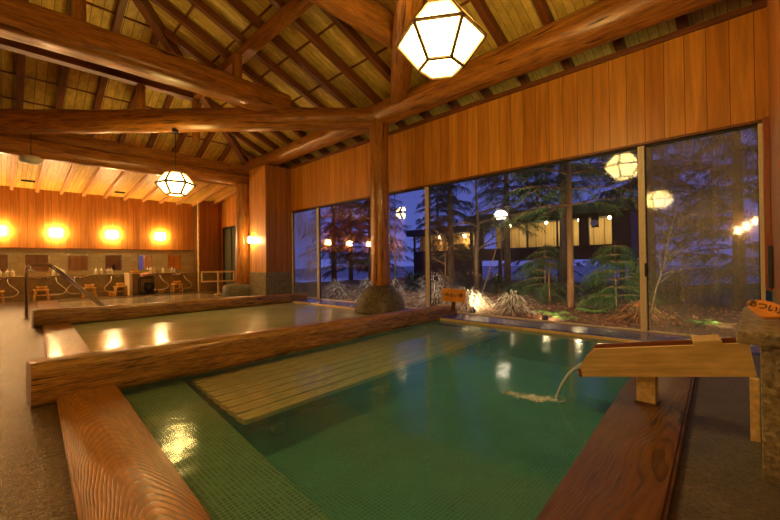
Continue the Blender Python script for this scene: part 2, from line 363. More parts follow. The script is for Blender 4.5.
def bar_obj(name, p0, p1, w, h, m, label=None, cat=None, group=None, parent=None, bev=.006):
    """square-sawn timber whose local x is its grain"""
    p0, p1 = V(p0), V(p1); x = p1-p0; ln = x.length; x.normalize(); y = V((0, 0, 1)).cross(x)
    if y.length < 1e-4: y = V((0, 1, 0))
    y.normalize(); z = x.cross(y)
    o = MB().box((0, -w/2, -h/2), (ln, w/2, h/2), bev).build(name, m, parent)
    mm = Matrix((x, y, z)).transposed().to_4x4(); mm.translation = p0; o.matrix_world = mm
    return tag(o, label, cat, group) if label else o

# ================================================================== THE SETTING
XW, YB, YE, XL, YF = 5.4, 14.9, -0.10, -4.6, -3.2          # window wall, back wall, end wall, left wall, front wall
XP = 4.95                                                   # post line
SL, Z0 = .42, 4.02                                          # roof pitch and height of its boards over the post line
YH = 10.6                                                   # row of the second post: foot of the hip

# pools (outer limits)
P1 = [(.42, .30), (4.86, .30), (4.86, 3.70), (.62, 3.70)]
P2 = [(.58, 3.72), (4.88, 3.72), (4.88, 8.10), (.76, 8.10)]
P3 = [(.76, 8.14), (4.55, 8.14), (4.55, 13.2), (1.0, 13.2)]
fl = MB()
def slab(x0, y0, x1, y1, z1=0.0, z0=-.12): fl.box((x0, y0, z0), (x1, y1, z1))
slab(XL, YF, .30, YB)                     # left walkway
slab(.30, YF, 5.4, .30)
slab(.30, 13.2, 5.8, YB); slab(4.55, 8.2, XW, 9.8); slab(4.55, 9.8, 5.8, 13.2)
fl.prism([(.30, .30), (.42, .30), (.58, 3.72), (.76, 8.10), (1.0, 13.2), (.30, 13.2)], -.12, 0)
struct(fl.build('floor', M_FLOOR))
struct(MB().box((1.0, YE, -.02), (XW, .38, .006)).build('floor_right', M_FLOORR))
for nm, poly, zb, m in (('pool_basin_front', P1, -.40, M_POOLFLOOR), ('pool_basin_middle', P2, -.5, M_BASIN2), ('pool_basin_back', P3, -.5, M_BASIN2)):
    b = MB(); n = len(poly)
    b.quad(*[(x, y, zb) for x, y in poly])
    o = struct(b.build(nm, m, fix=False))
    w = MB()
    for i in range(n):
        p, q = poly[i], poly[(i+1) % n]; w.quad((*p, zb), (*q, zb), (*q, -.015), (*p, -.015))
    w.build('basin_wall', M_POOLWALL if nm == 'pool_basin_front' else M_BASIN2, o, fix=False)
st = MB().prism([(.40, .31), (.84, .31), (.87, 1.16), (1.085, 3.69), (.60, 3.69)], -.39, -.075)
struct(st.build('pool_step', M_MOSAIC))
for nm, poly, m, lb in (('pool_water', P1, M_W1, 'clear green hot spring water filling the front pool'), ('pool_water', P2, M_W2, 'milky olive hot spring water between the two logs'),
                        ('pool_water', P3, M_W3, 'pale steamy hot spring water of the pool nearest the washing places')):
    b = MB().quad(*[(x, y, -.012) for x, y in poly]); tag(b.build(nm, m, fix=False), lb, 'water', kind='stuff')

# window ledge
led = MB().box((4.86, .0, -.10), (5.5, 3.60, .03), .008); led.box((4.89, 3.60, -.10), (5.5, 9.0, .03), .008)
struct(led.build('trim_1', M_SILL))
struct(MB().box((4.83, .62, -.06), (4.858, 3.62, .018), .005).box((4.85, 3.8, -.06), (4.888, 8.0, .018), .005).build('trim_2', M_PALE))

XS_ = 5.70
# window wall: boards above the lintel, jog beside the window, side wall of the washing area
ZL = 2.31
o = MB().box((XW, YE-.4, ZL), (XW+.15, 8.92, 3.44)).build('wall_window', M_WALLW); struct(o)
struct(MB().box((XW-.02, YE-.2, ZL-.028), (XW+.12, 8.92, ZL+.004), .006).build('trim_3', M_RAFTER))                  # lintel
struct(bar_obj('trim_4', (XW+.02, YE-.4, 3.475), (XW+.02, 8.95, 3.475), .10, .065, M_RAFTER))                      # dark wall plate
jog = MB().box((4.66, 8.93, .70), (XW+.10, 9.80, 3.44)).box((XW+.10, 9.70, 0), (XS_+.15, 9.80, 3.9)); struct(jog.build('wall_jog', M_WALLW))
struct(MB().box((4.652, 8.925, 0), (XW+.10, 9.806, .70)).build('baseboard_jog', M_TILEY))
XS = 5.70
sw = MB().box((XS, 9.80, 2.28), (XS+.15, YB, 3.9)).box((XS, 14.22, 0), (XS+.15, YB, 2.28)).box((XS, 9.80, 0), (XS+.15, 12.80, 2.28))
struct(sw.build('wall_side', M_WALLW))
dg = struct(MB().box((XS+.05, 12.80, .02), (XS+.09, 14.22, 2.26)).build('door_1', M_DOOR))
MB().box((XS+.02, 12.80, 0), (XS+.12, 12.87, 2.26)).box((XS+.02, 14.15, 0), (XS+.12, 14.22, 2.26)).box((XS+.02, 13.48, 0), (XS+.12, 13.54, 2.26)).box((XS+.02, 12.80, 2.20), (XS+.12, 14.22, 2.28)).build('door_frame', M_DARK, dg)
struct(MB().box((XW+.56, YE-.4, 3.0), (XW+.60, YH+1.3, 3.60)).build('wall_eaves', M_RAFTER))
# window frames and panes
panes = [(-.05, 1.00, M_GLASSF, '1'), (1.00, 4.32, M_GLASSM, '2'), (4.32, 7.73, M_GLASS, '3'), (7.73, 8.92, M_GLASSF, '4')]
for y0, y1, gm, k in panes:
    fr = MB()
    fr.box((XW+.0, y0-.0, .03), (XW+.07, y0+.035, ZL-.03), .004).box((XW, y1-.035, .03), (XW+.07, y1, ZL-.03), .004)
    fr.box((XW+.015, y0+.035, .03), (XW+.065, y1-.035, .048), .004)
    w = struct(fr.build('window_'+k, M_ALU))
    MB().box((XW+.04, y0+.035, .048), (XW+.048, y1-.035, ZL-.05)).build('window_pane', gm, w)
    MB().box((XW+.02, y0+.035, ZL-.05), (XW+.065, y1-.035, ZL-.028)).build('top_rail', M_SEAL, w)
    MB().box((XW+.03, y0+.035, .048), (XW+.06, y0+.043, ZL-.05)).build('window_seal', M_SEAL, w); MB().box((XW+.03, y1-.043, .048), (XW+.06, y1-.035, ZL-.05)).build('window_seal', M_SEAL, w)
    if k == '1':
        MB().box((XW-.015, y1-.045, .70), (XW+.0, y1-.02, .86), .004).build('window_handle', M_DARK, w)
# end wall at the right of the window
struct(MB().box((4.96, YE, .62), (5.12, YE+.035, 1.02), .008).build('trim_8', M_DARK))
struct(MB().box((2.9, YE-.15, .58), (XW+.1, YE, 4.9)).build('wall_right', M_WALLE))
struct(MB().box((2.3, YE-.55, 0), (XW+.1, YE+.002, .58)).build('baseboard_right', M_GRAN))
struct(MB().box((XW-.10, YE, .58), (XW+.05, YE+.05, ZL+.0), .006).build('trim_5', M_REDFRAME))
# back wall with tiled wainscot
struct(MB().box((XL, YB, 1.46), (5.06, YB+.15, 3.6)).build('wall_back', M_WALLB))
struct(MB().box((XL, YB-.006, 0), (5.06, YB+.15, 1.44)).build('wall_back_tiled', M_TILEW))
struct(MB().box((XL, YB-.03, 1.435), (5.06, YB, 1.465), .004).build('trim_6', M_RAFTER))
struct(MB().box((4.875, 14.27, 0), (4.93, 14.34, 3.6), .004).build('trim_7', M_PALE))
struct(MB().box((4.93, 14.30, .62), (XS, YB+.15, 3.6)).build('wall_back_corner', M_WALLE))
struct(MB().box((4.92, 14.28, 0), (XS, YB+.15, .62)).build('baseboard_back_corner', M_COUNTER))
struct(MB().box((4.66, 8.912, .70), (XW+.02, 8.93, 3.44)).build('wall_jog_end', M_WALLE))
# walls out of the picture that close the room
struct(MB().box((XL-.15, YF, 0), (XL, YB, 6.4)).build('wall_left', planks('cedar_boards_left_wall', 1, .17, (.42, .165, .04), (.58, .25, .065))))
struct(MB().box((XL, YF-.15, 0), (XW, YF, 6.4)).build('wall_front', M_WALLE))
struct(MB().box((2.9, YF, 0), (3.0, YE-.15, 4.9)).build('wall_front_return', M_WALLW))

# roof slopes
def zw(x): return Z0+SL*(XP-x)
def zb(y): return Z0+SL*(YH-y)
XR = 0.0
rw = MB()
def plate(b, pts, th=.03):
    a = [b.bm.verts.new(p) for p in pts]; c = [b.bm.verts.new((p[0], p[1], p[2]+th)) for p in pts]; n = len(pts)
    b.bm.faces.new(a[::-1]); b.bm.faces.new(c)
    for i in range(n): b.bm.faces.new((a[i], a[(i+1) % n], c[(i+1) % n], c[i]))
    return b
yh0 = YH-(XP-XR)
xo = XW+.7
plate(rw, [(xo, YF-.2, zw(xo)), (xo, YH+1.0, zw(xo)), (XP, YH, Z0), (XR, yh0, zw(XR)), (XR, YF-.2, zw(XR))])
ceil_w = struct(rw.build('ceiling_window_slope', M_ROOFW))
ye = YH+1.02
rb = plate(MB(), [(XP+1.15, ye, zb(ye)), (XL-.3, ye, zb(ye)), (XL-.3, YH-.04, Z0+.02), (XR, yh0, zb(yh0))])
ceil_b = struct(rb.build('ceiling_back_slope', M_ROOFB))
rl = plate(MB(), [(XL-.3, YF-.2, zw(-XL+.3)), (XR, YF-.2, zw(XR)), (XR, yh0, zw(XR)), (XL-.3, YH, zw(-XL+.3))])
struct(rl.build('ceiling_left_slope', M_ROOFW))
def zc(y): return 3.16+.1*(YB-y)
cw = plate(MB(), [(XS+.1, YB+.1, zc(YB+.1)), (XL-.1, YB+.1, zc(YB+.1)), (XL-.1, YH+.9, zc(YH+.9)), (XS+.1, YH+.9, zc(YH+.9))])
ceil_c = struct(cw.build('ceiling_wash_area', M_CEIL))
# thin battens under the boards
for i in range(9):
    x = 4.25-.68*i+.0
    if x < .2: break
    b = bar_obj('batten', (x, YF, zw(x)-.012), (x, YH-(XP-x), zw(x)-.012), .03, .024, M_RAFTER, parent=ceil_w, bev=0)
for i in range(6):
    y = YH-.35-.62*i
    b = bar_obj('batten', (XL, y, zb(y)-.012), (XP-(YH-y), y, zb(y)-.012), .03, .024, M_RAFTER, parent=ceil_b, bev=0)

# ================================================================== ROOF TIMBERS
G = 'rafters of the window side slope'
y = 10.20
while y > -1.6:
    x1 = max(XR+.1, XP-(YH-y)+.06)
    a = (XW+.54, y, zw(XW+.54)-.085); c = (x1, y, zw(x1)-.085)
    bar_obj('rafter', a, c, .10, .12, M_RAFTER, 'dark brown rafter under the roof boards sloping down to the window wall', 'rafter', G)
    y -= .64
x = 4.3
while x > -4.2:
    y1 = YH-min(XP-x, XP-XR) if x > 0 else yh0+abs(x)*1.02
    y1 = max(y1, yh0+.1)+.08
    if YH-y1 > .3:
        bar_obj('rafter', (x, YH+.95, zb(YH+.95)-.085), (x, y1, zb(y1)-.085), .10, .12, M_RAFTER, 'dark brown rafter of the roof slope above the washing area beam', 'rafter', 'rafters of the back slope')
    x -= .58
hip = bar_obj('hip_rafter', (XP, YH, Z0-.13), (XR+.05, yh0+.05, zw(XR+.05)-.13), .14, .20, M_RAFTER, 'dark diagonal hip rafter where the two roof slopes meet', 'rafter')
for i in range(12):
    x = .19+.525*(i-1) if i else -.335
    if x > 5.6: break
    bar_obj('ceiling_joist', (x, YH+.95, zc(YH+.95)-.05), (x, YB, zc(YB)-.05), .075, .10, M_JOIST, 'light cypress joist crossing the bright ceiling of the washing area', 'joist', 'joists of the washing area ceiling')
for i in range(6):
    x = -.86-.525*i
    bar_obj('ceiling_joist', (x, YH+.95, zc(YH+.95)-.05), (x, YB, zc(YB)-.05), .075, .10, M_JOIST, 'light cypress joist crossing the bright ceiling of the washing area', 'joist', 'joists of the washing area ceiling')

log('log_beam', (XP, -2.9, 3.74), (XP, 11.1, 3.66), .255, .18, M_LOG, 1.3, 'long round log beam running over the windows on top of the posts', 'beam')
log('log_beam', (XP-.05, 5.12, 3.63), (-1.5, 11.55, 3.64), .20, .225, M_LOG, 2.1, 'horizontal log beam from the front post across to the far left', 'beam')
log('log_beam', (XP+.15, 4.70, 3.76), (1.3, .85, 3.85), .155, .16, M_LOG, 4.6, 'diagonal log beam passing overhead beside the big lantern', 'beam')
log('log_beam', (3.80, 6.44, 3.91), (-4.6, 6.48, 3.92), .195, .222, M_LOG, 3.7, 'heavy squared log beam at upper left lapped over another beam', 'beam', sq=5.0, wob=.04)
log('log_beam', (3.80, 3.48, 4.02), (-4.6, 3.48, 4.1), .19, .24, M_LOG, 5.2, 'dark log beam cut off at the top edge of the photo', 'beam')
log('log_beam', (5.0, 10.36, 3.24), (XL, 10.36, 3.28), .185, .20, M_LOG, 6.4, 'lower round log beam along the front of the washing area ceiling', 'beam', sq=2.6)
bar_obj('square_beam', (5.0, 10.42, 3.55), (XL, 10.42, 3.63), .26, .25, M_LOG, 'squared beam lying on the lower log before the washing area', 'beam')
bar_obj('purlin', (2.98, -1.5, 4.62), (2.98, 8.85, 4.62), .16, .17, M_LOG, 'reddish purlin under the window side rafters at the top of the photo', 'purlin')
bar_obj('purlin', (3.05, 8.80, 4.60), (XL, 8.80, 4.60), .18, .17, M_RAFTER, 'dark purlin under the back slope behind the heavy squared beam', 'purlin')
for x, y, z0_, z1_, lb in ((2.86, 6.44, 4.10, 4.53, 'short square strut between the heavy beam and the reddish purlin'),
                           (.73, 6.44, 4.12, 5.55, 'square king strut standing on the heavy beam at upper left'),
                           (1.95, 8.80, 3.78, 4.5, 'short strut behind the horizontal log beam, left one'),
                           (2.98, 8.80, 3.62, 4.5, 'short strut under the corner where the two purlins meet')):
    bar_obj('strut', (x, y, z0_), (x, y, z1_), .13, .13, M_LOG, lb, 'strut')

# posts on stone bases
def post(x, y, r, z0_, z1_, label, seed):
    o = log_mesh(MB(), z1_-z0_, r*1.03, r*.96, seed, wob=.05, bend=.03).build('log_post', M_LOG); smooth_angle(o, 50)
    o.matrix_world = Matrix(((0, 1, 0, x), (0, 0, 1, y), (1, 0, 0, z0_), (0, 0, 0, 1))); return tag(o, label, 'post')
post(XP, 5.06, .182, .47, 3.60, 'round log post on a stone base before the large window', 1.0)
post(4.65, 10.20, .185, .36, 3.12, 'round log post beside the small white railing further back', 2.0)
def rock(name, c, rx, ry, h, label, seed, p=2.2, top=.55):
    mb = MB(); n, m_ = 36, 14; rings = []
    for j in range(m_+1):
        t = j/m_; z = h*t
        q = (1-(t**p)*(1-top)) if j < m_ else top*.9
        rings.append([mb.bm.verts.new((rx*q*math.cos(2*PI*k/n)*(1+.07*noise.noise(V((math.cos(2*PI*k/n)*2+seed, math.sin(2*PI*k/n)*2, z*4)))),
                                       ry*q*math.sin(2*PI*k/n)*(1+.07*noise.noise(V((math.cos(2*PI*k/n)*2, math.sin(2*PI*k/n)*2+seed, z*4)))),
                                       z+.015*noise.noise(V((k*.4, j*.7, seed))))) for k in range(n)])
    for j in range(m_):
        for k in range(n): mb.bm.faces.new((rings[j][k], rings[j][(k+1) % n], rings[j+1][(k+1) % n], rings[j+1][k]))
    mb.bm.faces.new(rings[0][::-1]); mb.bm.faces.new(rings[-1])
    return tag(mb.build(name, M_BASE, smooth=True, loc=c), label, 'stone')
rock('base_stone', (4.93, 5.06, 0), .47, .47, .49, 'rough domed stone under the front log post at the pool edge', 1.7, 2.0, .45)
rock('base_stone', (4.60, 10.28, 0), .46, .46, .38, 'low rough stone under the rear log post near the railing', 5.1, 5.0, .75)

# ================================================================== POOL TIMBERS
log('pool_log', (.12, 3.475, .118), (5.34, 3.76, .075), .152, .118, M_WETLOG, 7.7, 'long wet log lying between the front pool and the middle pool', 'log', sq=5.0, bend=.03, wob=.05, flat=.95)
log('pool_log', (.315, 7.80, .122), (5.28, 8.12, .075), .138, .105, M_WETLOG, 8.8, 'long wet log at the far side of the middle pool', 'log', sq=3.0, bend=.03, wob=.05)
def plank(poly, z1, label, m=M_PLANK):
    o = MB().prism(poly, -.10, z1).build('edge_plank', m); bm = bmesh.new(); bm.from_mesh(o.data)
    bmesh.ops.bevel(bm, geom=[e for e in bm.edges if abs(e.verts[0].co.z-z1) < 1e-4 and abs(e.verts[1].co.z-z1) < 1e-4], offset=.012, segments=2, affect='EDGES'); bm.to_mesh(o.data); bm.free()
    return tag(o, label, 'plank')
plank([(.10, -.3), (.43, -.3), (.585, 3.42), (.252, 3.38)], .04, 'broad wet grained plank along the left of the front pool')
plank([(.25, 3.64), (.585, 3.66), (.745, 7.70), (.415, 7.68)], .04, 'shiny wet plank along the left of the middle pool')
plank([(.43, 7.96), (.775, 7.98), (1.02, 13.2), (.62, 13.2)], .03, 'pale plank along the left of the pool nearest the washing places')
dk = plank([(.6, .20), (.6, .48), (1.25, .54), (1.75, .575), (2.9, .665), (4.84, .73), (4.84, .42), (1.55, .23)], .06, 'dark wet board along the right of the front pool under the spout', M_DECK)

# slatted bench under water
bt = thing('underwater_bench', (1.1, 3.0, -.39), 'slatted wooden bench under the green water along the log', 'bench')
y = 2.40
for i in range(8):
    x0 = 1.02+.045+.085*(y-2.4)*.7; x1 = 4.80
    o = bar_obj('slat', (x0, y, -.10), (x1, y+.24, -.10), .122, .035, M_BENCH); o.parent = bt; o.matrix_parent_inverse = Matrix.Translation((-1.1, -3.0, .39))
    y += .148
for x in (1.45, 2.6, 3.7, 4.55):
    o = MB().box((x, 2.64, -.39), (x+.08, 3.55, -.117)).build('bench_support', M_BENCH, bt); o.matrix_parent_inverse = Matrix.Translation((-1.1, -3.0, .39))
o = bar_obj('bench_rail', (1.08, 2.37, -.155), (4.78, 2.61, -.155), .03, .075, M_DECK); o.parent = bt; o.matrix_parent_inverse = Matrix.Translation((-1.1, -3.0, .39))

# ================================================================== SPOUT, PILLAR AND SIGNS
tip, tail = V((2.50, .80, .180)), V((2.62, .012, .312))
ax = (tip-tail); tl = ax.length; ax.normalize(); sd = V((0, 0, 1)).cross(ax).normalized(); upv = ax.cross(sd)
tm = Matrix((ax, sd, upv)).transposed().to_4x4(); tm.translation = tail
tr = thing('water_spout', (2.66, .45, .06), 'pale wooden trough pouring hot water from the stone pillar into the pool', 'spout')
inv = Matrix.Translation((-2.66, -.45, -.06))
def tpart(mb, nm, m, smooth=False):
    o = mb.build(nm, m, tr, smooth); o.matrix_parent_inverse = inv; o.matrix_basis = tm; return o
# ax runs to the tip; sd is on the camera side or away: decide
near = 1 if (tail+sd*.1-V((0, 0, .9))).length < (tail-sd*.1-V((0, 0, .9))).length else -1
wT, hT = .20, .165
def side(y0, y1, tipcut):
    b = MB(); pr = [(0, 0), (tl, .0), (tl+.015, .03), (tl-.055, .125), (tl-.10, hT), (0, hT)]
    a = [b.bm.verts.new((x, y0, z)) for x, z in pr]; c = [b.bm.verts.new((x, y1, z)) for x, z in pr]; n = len(pr)
    b.bm.faces.new(a); b.bm.faces.new(c[::-1])
    for i in range(n): b.bm.faces.new((a[i], c[i], c[(i+1) % n], a[(i+1) % n]))
    return b
ys = (0, .028) if near < 0 else (-.028, 0)
tpart(side(0, near*-.028, 1), 'side_board', M_PALE)
tpart(side(near*-(wT-.028), near*-wT, 1), 'side_board', M_TROUGH_IN)
tpart(MB().box((0, min(near*-.028, near*-(wT-.028)), 0), (tl-.01, max(near*-.028, near*-(wT-.028)), .03)), 'bottom_board', M_TROUGH_IN)
tpart(MB().box((.10, min(near*.0, near*-wT), hT-.012), (.22, max(0, near*-wT), hT+.02), .004), 'cross_piece', M_PALE)
ch = MB().quad((.0, near*-.03, .085), (tl-.04, near*-.03, .07), (tl-.04, near*-(wT-.03), .07), (0, near*-(wT-.03), .085)); tpart(ch, 'channel_water', M_STREAM)
tpart(MB().prism([(tl-.012, near*.0025), (tl+.006, near*.0025), (tl+.006, near*-.03), (tl-.012, near*-.03)], -.002, .05), 'worn_tip', M_TROUGH_IN)
o = MB().box((2.625, .435, .06), (2.71, .53, .24), .004).build('leg', M_PALE, tr); o.matrix_parent_inverse = inv
o = MB().box((2.615, .425, .055), (2.72, .54, .068), .004).build('leg_shoe', M_DECK, o)
o = MB().box((2.565, .004, .0), (2.61, .04, .31), .003).build('leg', M_PALE, tr); o.matrix_parent_inverse = inv
# falling water with its splash
fw = MB(); t0_ = tip+ax*.0+sd*(-near*wT/2)
pts = []
for i in range(13):
    t = i/12; pts.append(t0_+ax*(-.05+.17*t)+V((0, 0, .055-.015*t-.17*max(0, t-.25)**2)))
while pts[-1].z > -.01: pts.append(pts[-1]+(pts[-1]-pts[-2])*1.0+V((0, 0, -.006)))
fw.tube(pts, [.022-.012*min(1, i/9) for i in range(len(pts))], 10)
fo = tag(fw.build('falling_water', M_STREAM, smooth=True), 'thin stream of water falling from the spout tip into the pool', 'water', kind='stuff')
e_ = pts[-1]; random.seed(3); fm = MB()
for k in range(46):
    q = random.random(); c_ = V((e_.x-.04-.10*q+random.uniform(-.03, .03), e_.y+.30*q*q+random.uniform(-.05, .05), -.012)); r_ = random.uniform(.015, .05)*(1-.5*q)
    fm.lathe([(r_*1.5, .001), (r_*1.1, .003), (r_*.3, .004)], c_, 12)
fm.build('foam', M_FOAM, fo, True)
# granite pillar
pl = thing('stone_pillar', (2.6, -.2, 0), 'speckled granite pillar with a thick top slab feeding the spout', 'pillar')
pinv = Matrix.Translation((-2.6, .2, 0))
for nm, lo, hi, bv in (('pillar_block', (2.14, -.50, 0), (3.00, .0, .555), .012), ('top_slab', (2.08, -.56, .555), (3.22, .07, .605), .012)):
    o = MB().box(lo, hi, bv).build(nm, M_GRAN, pl); o.matrix_parent_inverse = pinv
def text_mesh(name, body, size, m, depth=.001):
    c = bpy.data.curves.new(name, 'FONT'); c.body = body; c.size = size; c.align_x = 'CENTER'; c.align_y = 'CENTER'; c.extrude = depth; c.offset = size*.018
    o = bpy.data.objects.new(name, c); COL.objects.link(o); dg_ = bpy.context.evaluated_depsgraph_get(); dg_.update()
    me = bpy.data.meshes.new_from_object(o.evaluated_get(dg_)); bpy.data.objects.remove(o); bpy.data.curves.remove(c)
    me.materials.clear(); me.materials.append(m); o = bpy.data.objects.new(name, me); COL.objects.link(o); return o
def face_matrix(c, nrm, rot=0.0):
    n = V(nrm).normalized(); x = V((0, 0, 1)).cross(n).normalized(); y = n.cross(x)
    mm = Matrix((x, y, n)).transposed().to_4x4() @ Matrix.Rotation(rot, 4, 'Z'); mm.translation = V(c); return mm
# leaf shaped plaque lying against the pillar top
ls = MB(); prof = []
for k in range(40):
    a = 2*PI*k/40; rx = .080*(1+.03*math.cos(2*a+1)); ry = .040*(1+.12*math.cos(a*1.0+2.2)+.05*math.sin(3*a))
    prof.append((rx*math.cos(a), ry*math.sin(a)))
prof = [(x, y*(1-.25*abs(x)/.09)) for x, y in prof]
ls.prism(prof, -.012, .012)
sg = ls.build('hot_water_sign', M_SIGN); tag(sg, 'leaf shaped orange sign with black brush letters on the granite pillar', 'sign')
sg.matrix_world = face_matrix((2.41, -.030, .672), (-.80, .35, .42), R(-14))
bmx = bmesh.new(); bmx.from_mesh(sg.data); bmesh.ops.bevel(bmx, geom=[e for e in bmx.edges if abs(e.verts[0].co.z-e.verts[1].co.z) < 1e-5], offset=.005, segments=2, affect='EDGES'); bmx.to_mesh(sg.data); bmx.free()
o = text_mesh('lettering', 'あつい湯', .038, M_INK); o.parent = sg; o.location = (0, .001, .0125)
# orange board on the end of the log
sb = MB().box((-.175, -.098, -.012), (.175, .098, .012), .006).build('lukewarm_sign', M_SIGN); tag(sb, 'rectangular orange sign board standing on the log end by the window', 'sign')
sb.matrix_world = face_matrix((4.80, 3.33, .395), (-.80, -.60, .1), R(-4))
o = text_mesh('lettering', 'ぬるい湯', .068, M_INK); o.parent = sb; o.location = (0, .0, .0125)
o = MB().box((-.03, -.24, -.012), (.03, -.085, .010)).build('sign_stake', M_DECK, sb)

# ================================================================== LAMPS
def lantern(name, c, rad, rot, label, cord_top, wk=.045):
    t = thing(name, c, label, 'lantern'); t.rotation_euler = (0, 0, rot)
    hh, r2 = rad*.62, rad*.50
    lev = [(r2, hh), (rad, .0), (r2, -hh)]
    rg = [[V((r*math.cos(PI/3*k), r*math.sin(PI/3*k), z)) for k in range(6)] for r, z in lev]
    p = MB()
    for j in range(2):
        for k in range(6): p.quad(rg[j][k], rg[j][(k+1) % 6], rg[j+1][(k+1) % 6], rg[j+1][k])
    p.bm.faces.new([p.bm.verts.new(v) for v in rg[2]]); p.bm.faces.new([p.bm.verts.new(v) for v in rg[0]][::-1])
    bmesh.ops.remove_doubles(p.bm, verts=list(p.bm.verts), dist=1e-5)
    p.build('lantern_shade', M_LIT, t)
    fr = MB(); w = rad*wk
    for j in range(3):
        for k in range(6): fr.tube([rg[j][k]*1.012, rg[j][(k+1) % 6]*1.012], w, 6)
    for j in range(2):
        for k in range(6): fr.tube([rg[j][k]*1.012, rg[j+1][k]*1.012], w, 6)
    fr.build('lantern_frame', M_FRAME, t)
    zt = cord_top-c[2]
    MB().tube([(0, 0, hh), (0, 0, zt)], .007, 6).build('cord', M_DARK, t)
    MB().lathe([(.05, zt-.05), (.055, zt-.02), (.055, zt)]).build('ceiling_rose', M_DARK, t)
    return t
aim = lambda x, y: math.atan2(-y, -x)+PI/6
lantern('lantern', (2.50, 1.83, 2.705), .352, aim(2.51, 1.82)-.05, 'large glowing faceted lantern hanging nearest at top of photo', 4.8)
lantern('lantern', (2.26, 7.75, 2.42), .315, aim(2.26, 7.75), 'smaller looking glowing faceted lantern over the middle pool', 3.43, .075)
lantern('lantern', (-1.4, 1.9, 2.5), .345, .3, 'glowing lantern seen only as a reflection in the fogged right pane', 4.9)
dl = thing('disc_lamp', (.38, 9.63, 2.89), 'unlit frosted disc lamp on a thin cord at far left', 'lamp')
MB().lathe([(.03, .085), (.12, .07), (.165, .03), (.165, -.02), (.14, -.055), (.06, -.075)], n=24).build('lamp_shade', M_DISC, dl, True)
MB().tube([(0, 0, .08), (0, 0, .55)], .006, 6).build('cord', M_DARK, dl)

def sconce(c, nrm, label, w=.27, h=.22, group='lit sconces'):
    t = thing('wall_sconce', c, label, 'wall lamp', None); t.rotation_euler = (0, 0, math.atan2(nrm[1], nrm[0]))
    MB().box((0, -w*.3, -h*.3), (.03, w*.3, h*.3), .004).build('wall_plate', M_FRAME, t)
    MB().box((.03, -w/2, -h/2), (.13, w/2, h/2), .02).build('lamp_shade', M_SCONCE, t, True)
    return t
sc_l = {0: 'lit wall sconce cut off by the left photo edge', 1: 'lit wall sconce above the metal handrail', 2: 'lit wall sconce in the middle of the three on the back wall', 3: 'lit wall sconce nearest the right end of the back wall'}
for i, x in enumerate((-.04, 1.12, 2.475, 3.84)): sconce((x-.02*(i == 0), YB, 1.92), (0, -1), sc_l[i])
for i, x in enumerate((-1.40, -2.76, -4.1)): sconce((x, YB, 1.92), (0, -1), ('lit back wall sconce mirrored in the window left of the log post', 'lit back wall sconce mirrored just beside the log post', 'lit back wall sconce mirrored right of the log post')[i])
sconce((4.66, 9.60, 1.55), (-1, 0), 'small lit sconce on the boarded wall jog behind the rear post', .11, .15)
for i, (y, z) in enumerate(((.05, 1.98), (.24, 1.86), (.42, 1.75))): sconce((XL, y, z), (1, 0), 'lit lamp mirrored at right window edge, ' + ('topmost', 'middle', 'lowest')[i]+' of three', .12, .18)

# ceiling vents of the washing area
for i, (x, y, lb) in enumerate(((.50, 14.1, 'dark slotted vent in the bright ceiling at far left'), (2.58, 14.3, 'dark slotted vent in the bright ceiling nearer the lantern'))):
    t = thing('ceiling_vent', (x, y, zc(y)), lb, 'vent')
    MB().box((-.14, -.10, -.012), (.14, .10, .0)).build('vent_frame', M_SEAL, t)
    b = MB()
    for k in range(5): b.box((-.125, -.085+.036*k, -.02), (.125, -.075+.036*k, -.012))
    b.build('vent_slats', M_DARK, t)

# ================================================================== WASHING PLACES
ct = thing('wash_counter', (2.3, 14.6, 0), 'long brown stone washing counter along the tiled back wall', 'counter')
ci = Matrix.Translation((-2.3, -14.6, 0))
for nm, lo, hi, m in (('counter_top', (XL+.05, 14.50, .62), (4.90, YB-.01, .655), M_COUNTER), ('counter_face', (XL+.05, 14.56, .0), (4.90, 14.62, .62), M_COUNTER), ('foot_ledge', (XL+.05, 14.44, .0), (4.90, 14.56, .13), M_COUNTER)):
    o = MB().box(lo, hi, .006).build(nm, m, ct); o.matrix_parent_inverse = ci
desc = ['at the left photo edge', 'behind the metal handrail', 'left of the white partition', 'beside the white partition', 'above the round brown tub', 'nearest the right end of the counter']
XM = [-.07, .71, 1.62, 2.51, 3.38, 4.28]
WM = [.17, .237, .225, .20, .18, .19]
for i, x in enumerate(XM):
    t = thing('wall_mirror', (x, YB-.01, 1.02), 'rectangular wall mirror ' + desc[i], 'mirror', 'mirrors of the washing places')
    w = WM[i]
    MB().box((-w, -.012, -.235), (w, .0, .235), .003).build('mirror_glass', M_MIRROR, t)
    MB().box((-w-.012, -.008, -.25), (w+.012, .004, .25), .002).build('mirror_frame', M_STEEL, t)
    t = thing('mixer_tap', (x+.03, 14.56, .655-.06), 'steel mixer tap ' + desc[i], 'tap', 'taps of the washing places')
    MB().tube([(-.13, -.05, 0), (.13, -.05, 0)], .022, 10).build('tap_body', M_STEEL, t, True)
    for s_ in (-1, 1): MB().tube([(s_*.13, -.05, 0), (s_*.18, -.05, 0)], .028, 10).build('tap_knob', M_STEEL, t, True)
    MB().tube([(0, -.05, 0), (0, -.13, -.01), (0, -.14, -.05)], .012, 8).build('tap_spout', M_STEEL, t, True)
def bottle(c, label, m=M_WHITE, s=1.0):
    t = thing('pump_bottle', c, label, 'bottle', 'pump bottles on the counter')
    MB().lathe([(.036*s, 0), (.040*s, .01), (.040*s, .12*s), (.034*s, .145*s), (.014*s, .155*s), (.013*s, .17*s)], n=14).build('bottle_body', m, t, True)
    p = MB().tube([(0, 0, .165*s), (0, 0, .205*s)], .006, 6); p.tube([(0, 0, .205*s), (0, -.045, .20*s)], .009, 6); p.build('pump', M_WHITE, t, True)
    return t
